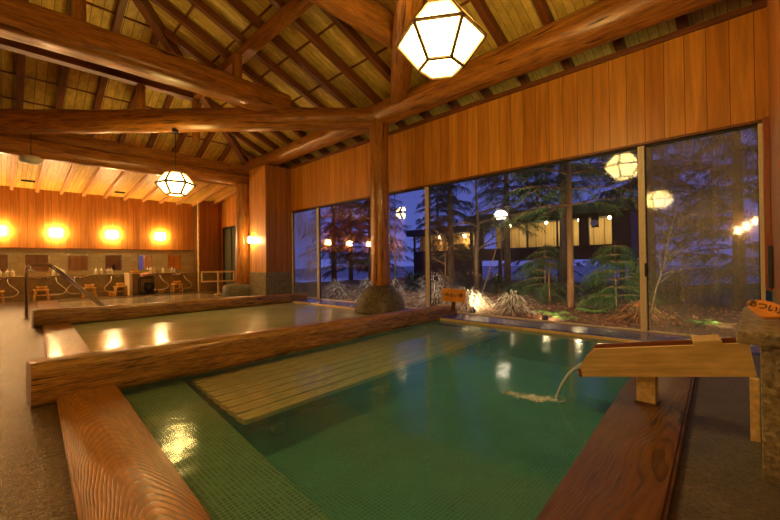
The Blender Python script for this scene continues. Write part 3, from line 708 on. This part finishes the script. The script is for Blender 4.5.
bl = [((-.04, .10, .20), 'left of the metal handrail'), ((1.05, 1.16, 1.27), 'seen through the sloping handrail'), ((2.02, 2.15, 2.33), 'left of the white partition'), ((3.50, 3.58, 3.86), 'right of the round brown tub')]
for xs, where in bl:
    for k, x in enumerate(xs): bottle((x, 14.64, .655), 'cream pump bottle %s, %s of its trio' % (where, ('left', 'middle', 'right')[k]))
bottle((4.13, 14.64, .655), 'cream pump bottle nearest the right end of the counter'); bottle((4.20, 14.60, .655), 'shorter cream bottle close to the last bottle at right', s=.8)
bottle((2.41, 14.66, .655), 'cream pump bottle under the mirror just left of the white partition')
def stool(c, rz, label, w=.17):
    t = thing('bath_stool', c, label, 'stool', None, rz)
    MB().box((-w, -.12, .25), (w, .12, .285), .008).build('seat', M_STOOL, t)
    for sx in (-1, 1):
        for sy in (-1, 1): MB().bar((sx*w*.95, sy*.10, 0), (sx*w*.72, sy*.085, .252), .035, .045, .004, V((0, 1, 0))).build('leg', M_STOOL, t)
    MB().bar((-w*.8, 0, .12), (w*.8, 0, .12), .03, .03).build('stretcher', M_STOOL, t); return t
def tub(c, label, r=.10, m=M_TUB):
    t = thing('wash_tub', c, label, 'tub')
    MB().lathe([(r*.9, 0), (r, .095), (r*.92, .095), (r*.82, .02)], n=20).build('tub_body', m, t)
    MB().lathe([(r*.955, .03), (r*.975, .03), (r*.985, .045), (r*.965, .045)], n=20).build('hoop', M_STEEL, t); return t
stl = [(-.12, 'yellow wooden bath stool cut off by the left photo edge'), (.76, 'yellow wooden bath stool behind the metal handrail post'), (1.80, 'yellow wooden bath stool under the sloping handrail'), (2.56, 'yellow wooden bath stool left of the white partition'), (4.16, 'yellow wooden bath stool nearest the right end')]
for x, lb in stl:
    stool((x, 14.22, 0), .05, lb, .155)
    if x > 0: tub((x+.01, 14.22, .285), lb.replace('yellow wooden bath stool', 'orange wash tub on the stool'), .115)
tub((3.68, 14.2, .0), 'orange wash tub on the floor right of the round brown tub', .10); tub((2.36, 14.25, .0), 'orange wash tub on the floor left of the partition stool', .10)
tub((3.02, 14.64, .655), 'orange wash tub on the counter next to the round brown tub', .11)
def hose(pts, label):
    P_ = [V(p) for p in pts]; out = []
    for i in range(len(P_)-1):
        a, b, c, d = P_[max(i-1, 0)], P_[i], P_[i+1], P_[min(i+2, len(P_)-1)]
        for k in range(8):
            t = k/8; out.append(.5*((2*b)+(c-a)*t+(2*a-5*b+4*c-d)*t*t+(3*b-a-3*c+d)*t**3))
    out.append(P_[-1]); t = thing('shower_hose', pts[0], label, 'shower hose')
    MB().tube([p-V(pts[0]) for p in out], .009, 8).build('hose', M_HOSE, t, True)
    MB().tube([out[-1]-V(pts[0]), out[-1]-V(pts[0])+V((.10, -.02, .015))], [.016, .028], 10).build('shower_head', M_STEEL, t, True)
for x, lb in ((.10, 'left of the handrail post'), (1.08, 'between handrail post and stool under the slope'), (1.50, 'left of the stool under the sloping handrail'), (2.38, 'left of the white partition'), (3.72, 'curling to the right of the round brown tub'), (4.45, 'nearest the right end of the counter')):
    sgn = -1 if x in (1.50, 2.38) else 1
    hose([(x, 14.50, .60), (x+.03*sgn, 14.38, .45), (x+.20*sgn, 14.30, .25), (x+.10*sgn, 14.25, .13), (x-.25*sgn, 14.24, .10)], 'pale shower hose ' + lb)
# low white partition and the tub stand beside it
pt = thing('partition', (2.76, 14.1, 0), 'low cream partition board standing between two washing places', 'partition')
MB().box((-.04, -.30, 0), (.04, .42, .66), .01).build('board', M_PAINTW, pt); MB().box((-.05, -.31, .66), (.05, .42, .69), .006).build('cap', M_PAINTW, pt)
rk = thing('tub_stand', (3.25, 14.2, 0), 'dark stand with a round brown tub on top beside the partition', 'stand')
MB().box((-.20, -.14, .50), (.22, .14, .53), .01).build('shelf', M_BLACK, rk)
MB().box((-.20, -.14, .03), (.22, .14, .06), .01).build('shelf', M_BLACK, rk)
for sx in (-.18, .20):
    for sy in (-.12, .12): MB().tube([(sx, sy, 0), (sx, sy, .5)], .012, 8).build('leg', M_BLACK, rk)
MB().lathe([(.10, .06), (.13, .10), (.15, .26), (.13, .36)], (.08, 0, 0), 18).build('basket', M_BLACK, rk, True)
bw = MB(); bw.lathe([(.17, 0), (.185, .05), (.16, .11), (.09, .15), (.02, .16)], n=24)
t = thing('round_tub', (3.26, 14.2, .53), 'round brown upturned tub on the dark stand', 'tub'); bw.build('tub_body', M_BROWNTUB, t, True)
MB().lathe([(.186, .015), (.192, .02), (.192, .04), (.187, .045)], n=24).build('hoop', M_BLACK, t)

# small white railing beside the rear post
rl_ = thing('low_railing', (4.58, 11.75, 0), 'low cream railing with two rails on the rim beside the rear post', 'railing')
for nm, z, w in (('top_rail', .70, .05), ('lower_rail', .41, .045)): MB().bar((-.44, .15, z), (.44, -.15, z), .045, w, .006).build(nm, M_PAINTW, rl_)
for nm, k, z0_ in (('rail_post', -.42, .40), ('rail_post', 0, 0), ('rail_post', .42, .40)): MB().bar((k, -.34*k, z0_), (k, -.34*k, .69), .045, .045, .004).build(nm, M_PAINTW, rl_)
MB().box((-.10, -.10, 0), (.10, .10, .03), .006).build('foot_plate', M_PAINTW, rl_)
# steel handrails
def handrail(c, label, s=1.0):
    t = thing('handrail', c, label, 'handrail'); pts = [(0, 0, 0), (0, 0, .88*s)]
    for k in range(1, 5): a = PI/2*k/4; pts.append((.06-.06*math.cos(a), 0, .88*s+.06*math.sin(a)))
    pts += [(.30, 0, .94*s), (.345, 0, .93*s), (.385, 0, .90*s), (1.22, 0, -.02)]
    MB().tube(pts, .021, 12).build('rail', M_STEEL, t, True)
    MB().lathe([(.05, 0), (.05, .008), (.03, .02), (.024, .02)], n=16).build('flange', M_STEEL, t); return t
handrail((.296, 9.16, 0), 'bent steel handrail in front leading down into the rear pool')
handrail((.337, 10.4, 0), 'second steel handrail behind the front handrail')

# ================================================================== GARDEN OUTSIDE
random.seed(11)
gd = MB(); nx, ny = 60, 60; vs = {}
def gz(x, y):
    d = x-XW
    return -.06+.10*min(1, max(0, d)/1.5)+.05*noise.noise(V((x*1.1, y*1.1, 0)))*min(1, d)+(-.16*min(1, max(0, d-3.5)/3))
for i in range(nx+1):
    for j in range(ny+1):
        x = XW+.12+13.5*i/nx; y = -6+24*j/ny; vs[i, j] = gd.bm.verts.new((x, y, gz(x, y)))
for i in range(nx):
    for j in range(ny): gd.bm.faces.new((vs[i, j], vs[i+1, j], vs[i+1, j+1], vs[i, j+1]))
struct(gd.build('ground', M_SOIL, smooth=True))
struct(MB().box((18.0, -40, -.5), (90, 80, -.20)).build('snow_ground', M_SNOW))

def blade(b, p, d, ln, w, droop, n=3):
    """one narrow arching leaf"""
    d = d.normalized(); sdv = d.cross(V((0, 0, 1)))
    if sdv.length < .05: sdv = V((1, 0, 0))
    sdv.normalize(); prev = None
    for k in range(n+1):
        t = k/n; c = p+d*ln*t+V((0, 0, -droop*ln*t*t)); ww = w*(1-t)**.6*(.5+.5*min(1, t*4+.3))
        a, e = b.bm.verts.new(c-sdv*ww), b.bm.verts.new(c+sdv*ww)
        if prev: b.bm.faces.new((prev[0], prev[1], e, a))
        prev = (a, e)
def rdir(lo, hi):
    a = random.uniform(0, 2*PI); e = random.uniform(lo, hi); return V((math.cos(a)*math.cos(e), math.sin(a)*math.cos(e), math.sin(e)))
def shrub(name, x, y, r, h, n, ln, w, m, label, cat='shrub', droop=.6):
    z = gz(x, y); t = thing(name, (x, y, z), label, cat)
    s = MB()
    for k in range(9):
        d = rdir(.5, 1.4); s.tube([V((0, 0, -.03)), d*h*.5, d*h*.85+V((0, 0, -.03))], [.012, .009, .004], 5)
    s.build('stems', M_BARK, t)
    b = MB()
    for k in range(n):
        d = rdir(-.1, 1.45); q = random.random()**.5
        p = V((d.x*r*q, d.y*r*q, .03+d.z*h*q)); blade(b, p, V((d.x, d.y, random.uniform(-.2, .6))), ln*random.uniform(.6, 1.2), w, droop)
    b.build('leaves', m, t, fix=False); return t
def fern(x, y, r, label, m=M_FERN):
    z = gz(x, y); t = thing('fern', (x, y, z), label, 'fern'); b = MB()
    for k in range(13):
        a = 2*PI*k/13+random.uniform(-.2, .2); d = V((math.cos(a), math.sin(a), .9)); ln = r*random.uniform(.8, 1.15)
        for j in range(14):
            tt = (j+1)/14; c = d.normalized()*ln*tt+V((0, 0, -.55*ln*tt*tt)); sdv = V((-math.sin(a), math.cos(a), 0)); wl = ln*.32*(1-tt*.85)*(min(1, tt*4))
            for s_ in (-1, 1): blade(b, c, sdv*s_+V((math.cos(a)*.5, math.sin(a)*.5, -.1)), wl, .012, .3, 2)
    b.build('fronds', m, t, fix=False); return t
def conifer(x, y, h, r, z0_, label, seed, m=M_NEEDLE, bark=M_BARK, dens=1.0, tr_=.09, cat='tree', ring=.32, nl=.075):
    random.seed(seed); z = gz(x, y) if x < 14 else -.15
    t = thing('conifer', (x, y, z), label, cat)
    tk = MB(); tk.tube([V((.04*noise.noise(V((k, seed, 0))), .04*noise.noise(V((0, seed, k))), h*k/8-.05*(k == 0))) for k in range(9)], [tr_*(1-.85*k/8) for k in range(9)], 10)
    tk.build('trunk', bark, t, True)
    br = MB(); nd = MB(); zz = z0_
    while zz < h*.97:
        fr = (zz-z0_)/(h-z0_); rr = r*(1-fr)**.75+.12
        for k in range(random.randint(5, 7)):
            a = random.uniform(0, 2*PI); ln = rr*random.uniform(.65, 1.1); d = V((math.cos(a), math.sin(a), random.uniform(.0, .35)))
            pts = [V((0, 0, zz))+d*ln*q+V((0, 0, -.30*ln*q*q)) for q in (0, .35, .7, 1)]
            br.tube(pts, [.014, .010, .007, .003], 4, False)
            nn = int(15*ln*dens)+4
            for j in range(nn):
                q = random.uniform(.12, 1); p = V((0, 0, zz))+d*ln*q+V((0, 0, -.30*ln*q*q))
                s_ = random.choice((-1, 1)); dd = (V((d.x, d.y, 0))*.8+V((-d.y, d.x, 0))*s_*random.uniform(.4, 1)+V((0, 0, random.uniform(-.55, .05)))).normalized()
                tl_ = random.uniform(.14, .34)*(1.25-q*.5); side_ = dd.cross(V((0, 0, 1))).normalized()
                for e_ in range(8):
                    u_ = (e_+.5)/8; pp = p+dd*tl_*u_+V((0, 0, -.12*u_*u_)); sg_ = 1 if e_ % 2 else -1
                    blade(nd, pp, dd*.8+side_*sg_*.9+V((0, 0, random.uniform(-.3, .1))), nl*random.uniform(.7, 1.2), nl*.13, .4, 1)
        zz += ring*random.uniform(.8, 1.2)
    br.build('branches', bark, t); nd.build('needles', m, t, fix=False); return t
def bare(x, y, h, label, seed, m=M_BARK, tr_=.02, nb=9, lean=(0, 0)):
    random.seed(seed); t = thing('bare_sapling', (x, y, gz(x, y)), label, 'sapling'); tk = MB(); ax_ = [V((lean[0]*q+.05*noise.noise(V((q*3, seed, 1))), lean[1]*q+.05*noise.noise(V((q*3, 1, seed))), h*q-.03*(q == 0))) for q in (0, .25, .5, .75, 1)]
    tk.tube(ax_, [tr_, tr_*.85, tr_*.65, tr_*.45, tr_*.2], 8); tk.build('stem', m, t, True); b = MB()
    for k in range(nb):
        q = random.uniform(.3, .98); i = min(3, int(q*4)); p = ax_[i].lerp(ax_[i+1], q*4-i); d = rdir(.1, .9); ln = h*random.uniform(.15, .38)
        e = p+d*ln; b.tube([p, p+d*ln*.5+V((0, 0, .03)), e], [tr_*.45, tr_*.3, tr_*.1], 5, False)
        for s_ in range(2):
            d2 = (d+rdir(-.3, .9)*.8).normalized(); b.tube([p+d*ln*.5+V((0, 0, .03)), p+d*ln*.5+d2*ln*.45], [tr_*.25, tr_*.08], 4, False)
    b.build('twigs', m, t); return t

shrub('withered_shrub', 5.95, 3.80, .50, .42, 520, .20, .010, M_PALELEAF, 'pale withered shrub lit by the garden spotlight beside the orange board')
shrub('withered_shrub', 6.35, 3.15, .42, .30, 300, .18, .010, M_PALELEAF, 'pale withered shrub to the right of the spotlit one')
shrub('withered_shrub', 6.2, 4.75, .50, .46, 420, .16, .009, M_PALELEAF, 'pale shrub behind the sign beside the tall window mullion')
shrub('withered_shrub', 6.1, 5.9, .50, .55, 420, .15, .009, M_PALELEAF, 'pale shrub just right of the front log post')
shrub('withered_shrub', 6.4, 6.9, .55, .55, 420, .15, .009, M_PALELEAF, 'grey leafed shrub just left of the front log post')
shrub('withered_shrub', 6.3, 8.1, .50, .45, 360, .15, .009, M_PALELEAF, 'grey leafed shrub behind the leftmost mullion')
shrub('withered_shrub', 7.3, 5.6, .6, .60, 420, .17, .009, M_PALELEAF, 'large grey shrub at the back between post and mullion')
shrub('withered_shrub', 6.6, 1.25, .40, .28, 260, .18, .009, M_DRYLEAF, 'rusty dry shrub near the right window mullion')
fern(6.35, 2.45, .34, 'green fern left of the straight tree trunk'); fern(6.75, 1.95, .34, 'green fern right of the straight tree trunk')
fern(6.1, 2.15, .26, 'small green fern nearest the glass below the trunk'); fern(7.3, 3.6, .30, 'green fern at the back left of the trunk')
fern(6.5, .55, .26, 'fern behind the fogged right pane'); fern(7.2, 1.35, .30, 'fern beside the mullion at the back')
lt = MB(); random.seed(5)
for k in range(3600):
    x = XW+.2+random.random()**1.3*3.6; y = random.uniform(-1.2, 9); z = gz(x, y)+.015
    d = rdir(-.2, .6); blade(lt, V((x, y, z+.01)), d, random.uniform(.05, .10), random.uniform(.012, .024), .3, 2)
tag(lt.build('fallen_leaves', M_DRYLEAF, fix=False), 'rust coloured fallen leaves covering the garden ground', 'leaves', kind='stuff')

conifer(6.95, 2.36, 5.2, 1.15, 1.85, 'tall conifer with a straight reddish trunk in the middle of the window', 21, M_GREEN, M_BARKR, 1.3, .06, ring=.30)
conifer(8.3, 3.35, 1.25, .75, .25, 'young green conifer left of the straight trunk', 22, M_GREEN, M_BARK, 2.0, .022, ring=.13)
conifer(7.3, 1.75, 1.2, .6, .25, 'young green conifer right of the straight trunk', 23, M_GREEN, M_BARK, 2.0, .022, ring=.13)
conifer(8.55, 9.2, 7.5, 1.5, .9, 'dark conifer seen left of the front log post', 24, M_NEEDLE, M_BARK, 1.5, .12, ring=.24, nl=.11)
conifer(9.6, 12.6, 7.0, 1.2, 1.4, 'dark conifer behind the leftmost window mullion', 25, M_NEEDLE, M_BARK, 1.5, .12, ring=.24, nl=.11)
conifer(9.1, 6.4, 6.5, .75, 1.1, 'dark conifer seen right of the front log post', 26, M_NEEDLE, M_BARK, 1.4, .11, ring=.24, nl=.11)
conifer(10.6, 5.4, 7.5, 1.2, 2.1, 'tall dark conifer behind the garden lantern', 27, M_NEEDLE, M_BARK, 1.5, .11, ring=.22, nl=.11)
conifer(11.0, 3.9, 8.0, 1.7, 3.1, 'large dark conifer rising over the lit corridor', 28, M_NEEDLE, M_BARK, 1.5, .13, ring=.24, nl=.12)
conifer(12.4, 2.1, 8.0, 1.7, 2.9, 'dark conifer beside the corridor end', 29, M_NEEDLE, M_BARK, 1.5, .13, ring=.24, nl=.12)
conifer(9.4, .25, 5.5, 1.5, .4, 'dense dark conifer behind the fogged right pane', 30, M_NEEDLE, M_BARK, 1.5, .11, ring=.22, nl=.11)
conifer(21.8, 9.2, 9.0, 2.2, 1.0, 'far dark conifer behind the roof of the corridor', 31, M_NEEDLE, M_BARK, .8, .15, ring=.45, nl=.22)
conifer(21.5, 16.2, 9.5, 2.2, .8, 'far dark conifer above the low lit building', 32, M_NEEDLE, M_BARK, .8, .15, ring=.45, nl=.22)
conifer(22, 4.5, 10, 2.4, 1.0, 'far dark conifer at the right behind the corridor', 33, M_NEEDLE, M_BARK, .8, .15, ring=.45, nl=.22)
conifer(15, 18, 10, 2.4, .8, 'far dark conifer at the extreme left of the garden', 34, M_NEEDLE, M_BARK, .8, .15, ring=.45, nl=.22)
bare(6.55, 4.75, 1.5, 'thin bare sapling behind the sign', 41, M_BARKR, .022, 8); bare(7.4, 2.9, .95, 'short bare sapling left of the trunk', 42, M_BARKR, .016, 5)
bare(6.9, 4.2, 1.6, 'leaning bare branch above the spotlit shrub', 43, M_BARK, .012, 7, (.3, -.5)); bare(6.9, 1.2, 1.6, 'bare twiggy sapling near the right mullion', 44, M_BARK, .016, 10, (0, -.35))
bare(8.4, 5.1, 3.6, 'dark bare trunk left of the garden lantern', 45, M_BARK, .06, 9); bare(7.6, 7.2, 3.0, 'bare forked sapling left of the log post', 46, M_BARK, .03, 10)

for k, (x, y, r_, h_) in enumerate(((9.6, 1.2, .7, .55), (9.3, 2.6, .6, .45), (9.8, 3.9, .8, .55), (9.2, 5.0, .6, .5), (9.9, 6.4, .8, .6), (8.8, 7.6, .7, .6), (9.2, -.6, .8, .6), (11.5, 2.2, .9, .7), (11.5, 5.0, .9, .7), (11.0, 7.9, 1.0, .7))):
    shrub('low_bush', x, y, r_, h_, 420, .22, .022, M_NEEDLE, 'low dark bush on the garden floor ' + ('beyond the right mullion', 'behind the right ferns', 'behind the young conifer', 'below the garden lantern', 'behind the tall mullion', 'left of the front post', 'behind the fogged pane', 'below the corridor clock', 'below the corridor middle', 'left of the bare forked sapling')[k], 'bush', .3)
# corridor building on posts, seen through the trees
bd = thing('corridor_building', (15.0, 6.0, -.1), 'lit timber corridor on posts beyond the garden trees', 'building')
bi = Matrix.Translation((-15, -6, .1))
def bpart(mb, nm, m, par=None):
    o = mb.build(nm, m, par or bd)
    if par is None: o.matrix_parent_inverse = bi
    return o
bpart(MB().box((16.9, 3.2, 1.2), (17.05, 9.2, 2.9)), 'back_wall', M_BLDW)
bpart(MB().box((14.95, 3.2, .95), (17.05, 9.2, 1.30)), 'floor_slab', M_BLDD)
bpart(MB().box((14.6, 2.9, 2.62), (17.4, 9.5, 2.95)), 'roof', M_ROOFSN)
bpart(MB().box((14.95, 3.2, 1.28), (15.05, 9.2, 1.47)), 'parapet', M_BLDD)
bpart(MB().box((14.95, 3.2, 2.48), (15.05, 9.2, 2.65)), 'lintel', M_BLDD)
bpart(MB().box((14.95, 4.42, 1.3), (15.05, 4.76, 2.6)), 'wall_pier', M_BLDD)
bpart(MB().box((14.95, 3.2, 1.3), (15.05, 3.67, 2.6)), 'wall_pier', M_BLDD)
bpart(MB().box((14.95, 3.10, 1.2), (17.05, 3.2, 2.7)), 'end_wall', M_BLDD)
bpart(MB().box((14.95, 8.74, 1.3), (15.05, 9.2, 2.6)), 'wall_pier', M_BLDD)
for y in (5.55, 6.75, 7.82): bpart(MB().box((14.96, y-.03, 1.4), (15.04, y+.03, 2.55)), 'window_post', M_BLDD)
for y in (3.4, 6.2, 9.0):
    for x in (15.1, 16.9): bpart(MB().tube([(x, y, -.1), (x, y, 1.0)], .08, 10), 'support_post', M_BLDD)
def spot(c, e, r, col, name='ceiling_bulb', label=None, cat='lamp'):
    l_ = bpy.data.lights.new(name, 'POINT'); l_.energy = e*.4; l_.shadow_soft_size = r; l_.color = col
    o = bpy.data.objects.new(name, l_); COL.objects.link(o); o.location = c; return o
bulb = emit('lit_bulb', (1, .8, .45), 6)
for k, y in enumerate((4.05, 5.13, 6.45, 8.1)):
    o = thing('corridor_lamp', (16.2, y, 2.40), ('round lamp lighting the clock bay of the corridor', 'small corridor lamp behind the tree trunk', 'bright corridor ceiling lamp in the middle bay', 'corridor lamp in the palest left bay')[k], 'lamp')
    MB().lathe([(.02, .2), (.05, .17), (.06, .12), (.03, .07)], n=14).build('globe', bulb, o, True)
    MB().tube([(0, 0, .18), (0, 0, .24)], .012, 6).build('stem', M_DARK, o)
    spot((16.0, y, 2.2), 26, .1, (1, .75, .38)).parent = None
ck = thing('wall_clock', (15.0, 4.22, 2.26), 'round white wall clock in the right bay of the corridor', 'clock'); ck.rotation_euler = (0, -PI/2, 0)
MB().lathe([(.12, 0), (.12, .03), (.105, .035)], n=28).build('clock_face', plain('clock_white', (.8, .82, .85), .4), ck)
MB().tube([(.125*math.cos(2*PI*k/28), .125*math.sin(2*PI*k/28), .02) for k in range(29)], .012, 6, False).build('clock_rim', M_STEEL, ck)
MB().bar((0, 0, .04), (.07, .02, .04), .008, .004).build('clock_hand', M_BLACK, ck); MB().bar((0, 0, .042), (-.02, .085, .042), .006, .004).build('clock_hand', M_BLACK, ck)
ck.location = (15.06-.13, 4.22, 2.26)
bpart(MB().box((15.0, 4.10, 2.10), (15.02, 4.34, 2.62)), 'clock_board', M_BLDD)
# low lit building further left
lb_ = thing('garden_pavilion', (17, 13, -.1), 'low dark building with warm lit openings beyond the sign', 'building'); li = Matrix.Translation((-17, -13, .1))
for nm, lo, hi, m in (('wall', (17.6, 10.6, -.1), (17.75, 14.6, 2.6), M_BLDW), ('base_wall', (17.0, 10.6, -.1), (17.1, 14.6, 1.55), M_BLDD), ('eaves', (16.7, 10.3, 2.45), (18.3, 14.9, 2.8), M_ROOFSN),
                      ('post', (17.0, 10.6, 1.5), (17.1, 10.75, 2.5), M_BLDD), ('post', (17.0, 12.3, 1.5), (17.1, 12.45, 2.5), M_BLDD), ('post', (17.0, 13.4, 1.5), (17.1, 13.5, 2.5), M_BLDD), ('post', (17.0, 14.5, 1.5), (17.1, 14.6, 2.5), M_BLDD)):
    o = MB().box(lo, hi).build(nm, m, lb_); o.matrix_parent_inverse = li
for k, y in enumerate((11.3, 12.9)):
    o = thing('pavilion_lamp', (17.35, y, 2.2), ('warm lamp in the right opening of the low building', 'warm lamp in the left opening of the low building')[k], 'lamp')
    MB().lathe([(.03, .2), (.09, .16), (.10, .06), (.05, .0)], n=14).build('globe', bulb, o, True); MB().tube([(0, 0, .18), (0, 0, .28)], .012, 6).build('stem', M_DARK, o)
    spot((17.3, y, 2.0), 14, .1, (1, .6, .25))
# garden lantern on a thin pole
gl_ = thing('garden_lantern', (10.15, 5.36, gz(10.15, 5.36)), 'faceted garden lantern on a thin pole among the trees', 'lantern'); zt = 2.26-gz(10.15, 5.36)
MB().tube([(0, 0, -.02), (0, 0, zt-.13)], .016, 8).build('pole', M_DARK, gl_)
rad = .20; rg = [[V((r*math.cos(PI/3*k), r*math.sin(PI/3*k), zt+z)) for k in range(6)] for r, z in ((rad*.53, rad*.62), (rad, 0), (rad*.53, -rad*.62))]
p = MB(); fr = MB()
for j in range(2):
    for k in range(6): p.quad(rg[j][k], rg[j][(k+1) % 6], rg[j+1][(k+1) % 6], rg[j+1][k]); fr.tube([rg[j][k], rg[j+1][k]], .007, 5)
for j in range(3):
    for k in range(6): fr.tube([rg[j][k], rg[j][(k+1) % 6]], .007, 5)
p.bm.faces.new([p.bm.verts.new(v) for v in rg[2]]); p.bm.faces.new([p.bm.verts.new(v) for v in rg[0]])
p.build('lantern_shade', emit('lit_garden_lantern', (1, .85, .6), 5), gl_); fr.build('lantern_frame', M_DARK, gl_)
# ground spotlights
def floodlight(c, aimv, e, label, col=(1, .78, .42)):
    t = thing('garden_spotlight', c, label, 'spotlight')
    MB().tube([(0, 0, -.03), (0, 0, .05)], .012, 8).build('spike', M_DARK, t)
    a = V(aimv).normalized(); MB().tube([V((0, 0, .07))-a*.05, V((0, 0, .07))+a*.05], [.03, .045], 14).build('housing', M_DARK, t)
    MB().tube([V((0, 0, .07))+a*.051, V((0, 0, .07))+a*.056], [.038, .038], 14).build('lens', bulb, t)
    l_ = bpy.data.lights.new('spotlight_beam', 'SPOT'); l_.energy = e; l_.color = col; l_.spot_size = R(120); l_.spot_blend = .8; l_.shadow_soft_size = .04
    o = bpy.data.objects.new('spotlight_beam', l_); COL.objects.link(o); o.parent = t; o.location = V((0, 0, .07))+a*.07
    o.rotation_euler = (-a).to_track_quat('Z', 'Y').to_euler(); return t
floodlight((5.80, 3.62, gz(5.80, 3.62)), (.75, .1, .55), 130, 'small garden spotlight under the pale withered shrub')
floodlight((6.25, .05, gz(6.25, .05)), (.4, .5, .45), 60, 'small garden spotlight behind the granite pillar', (1, .9, .35))
floodlight((5.66, 2.3, gz(5.66, 2.3)), (.9, .1, .35), 30, 'small garden spotlight among the ferns under the trunk', (1, .7, .38))

# unseen fill lights added below the eaves to brighten the garden bed
for c_, e_w, col in (((5.9, 3.4, 2.9), 50, (1, .60, .26)), ((6.0, .2, 2.9), 75, (1, .70, .28)), ((6.0, 5.4, 2.9), 55, (1, .82, .62)), ((6.0, 7.4, 2.9), 55, (1, .88, .75))):
    l_ = bpy.data.lights.new('added_garden_fill', 'SPOT'); l_.energy = e_w; l_.color = col; l_.spot_size = R(95); l_.spot_blend = .6; l_.shadow_soft_size = .08
    o = bpy.data.objects.new('added_garden_fill', l_); COL.objects.link(o); o.location = c_; o.rotation_euler = (V((-.35, 0, 1))).to_track_quat('Z', 'Y').to_euler()
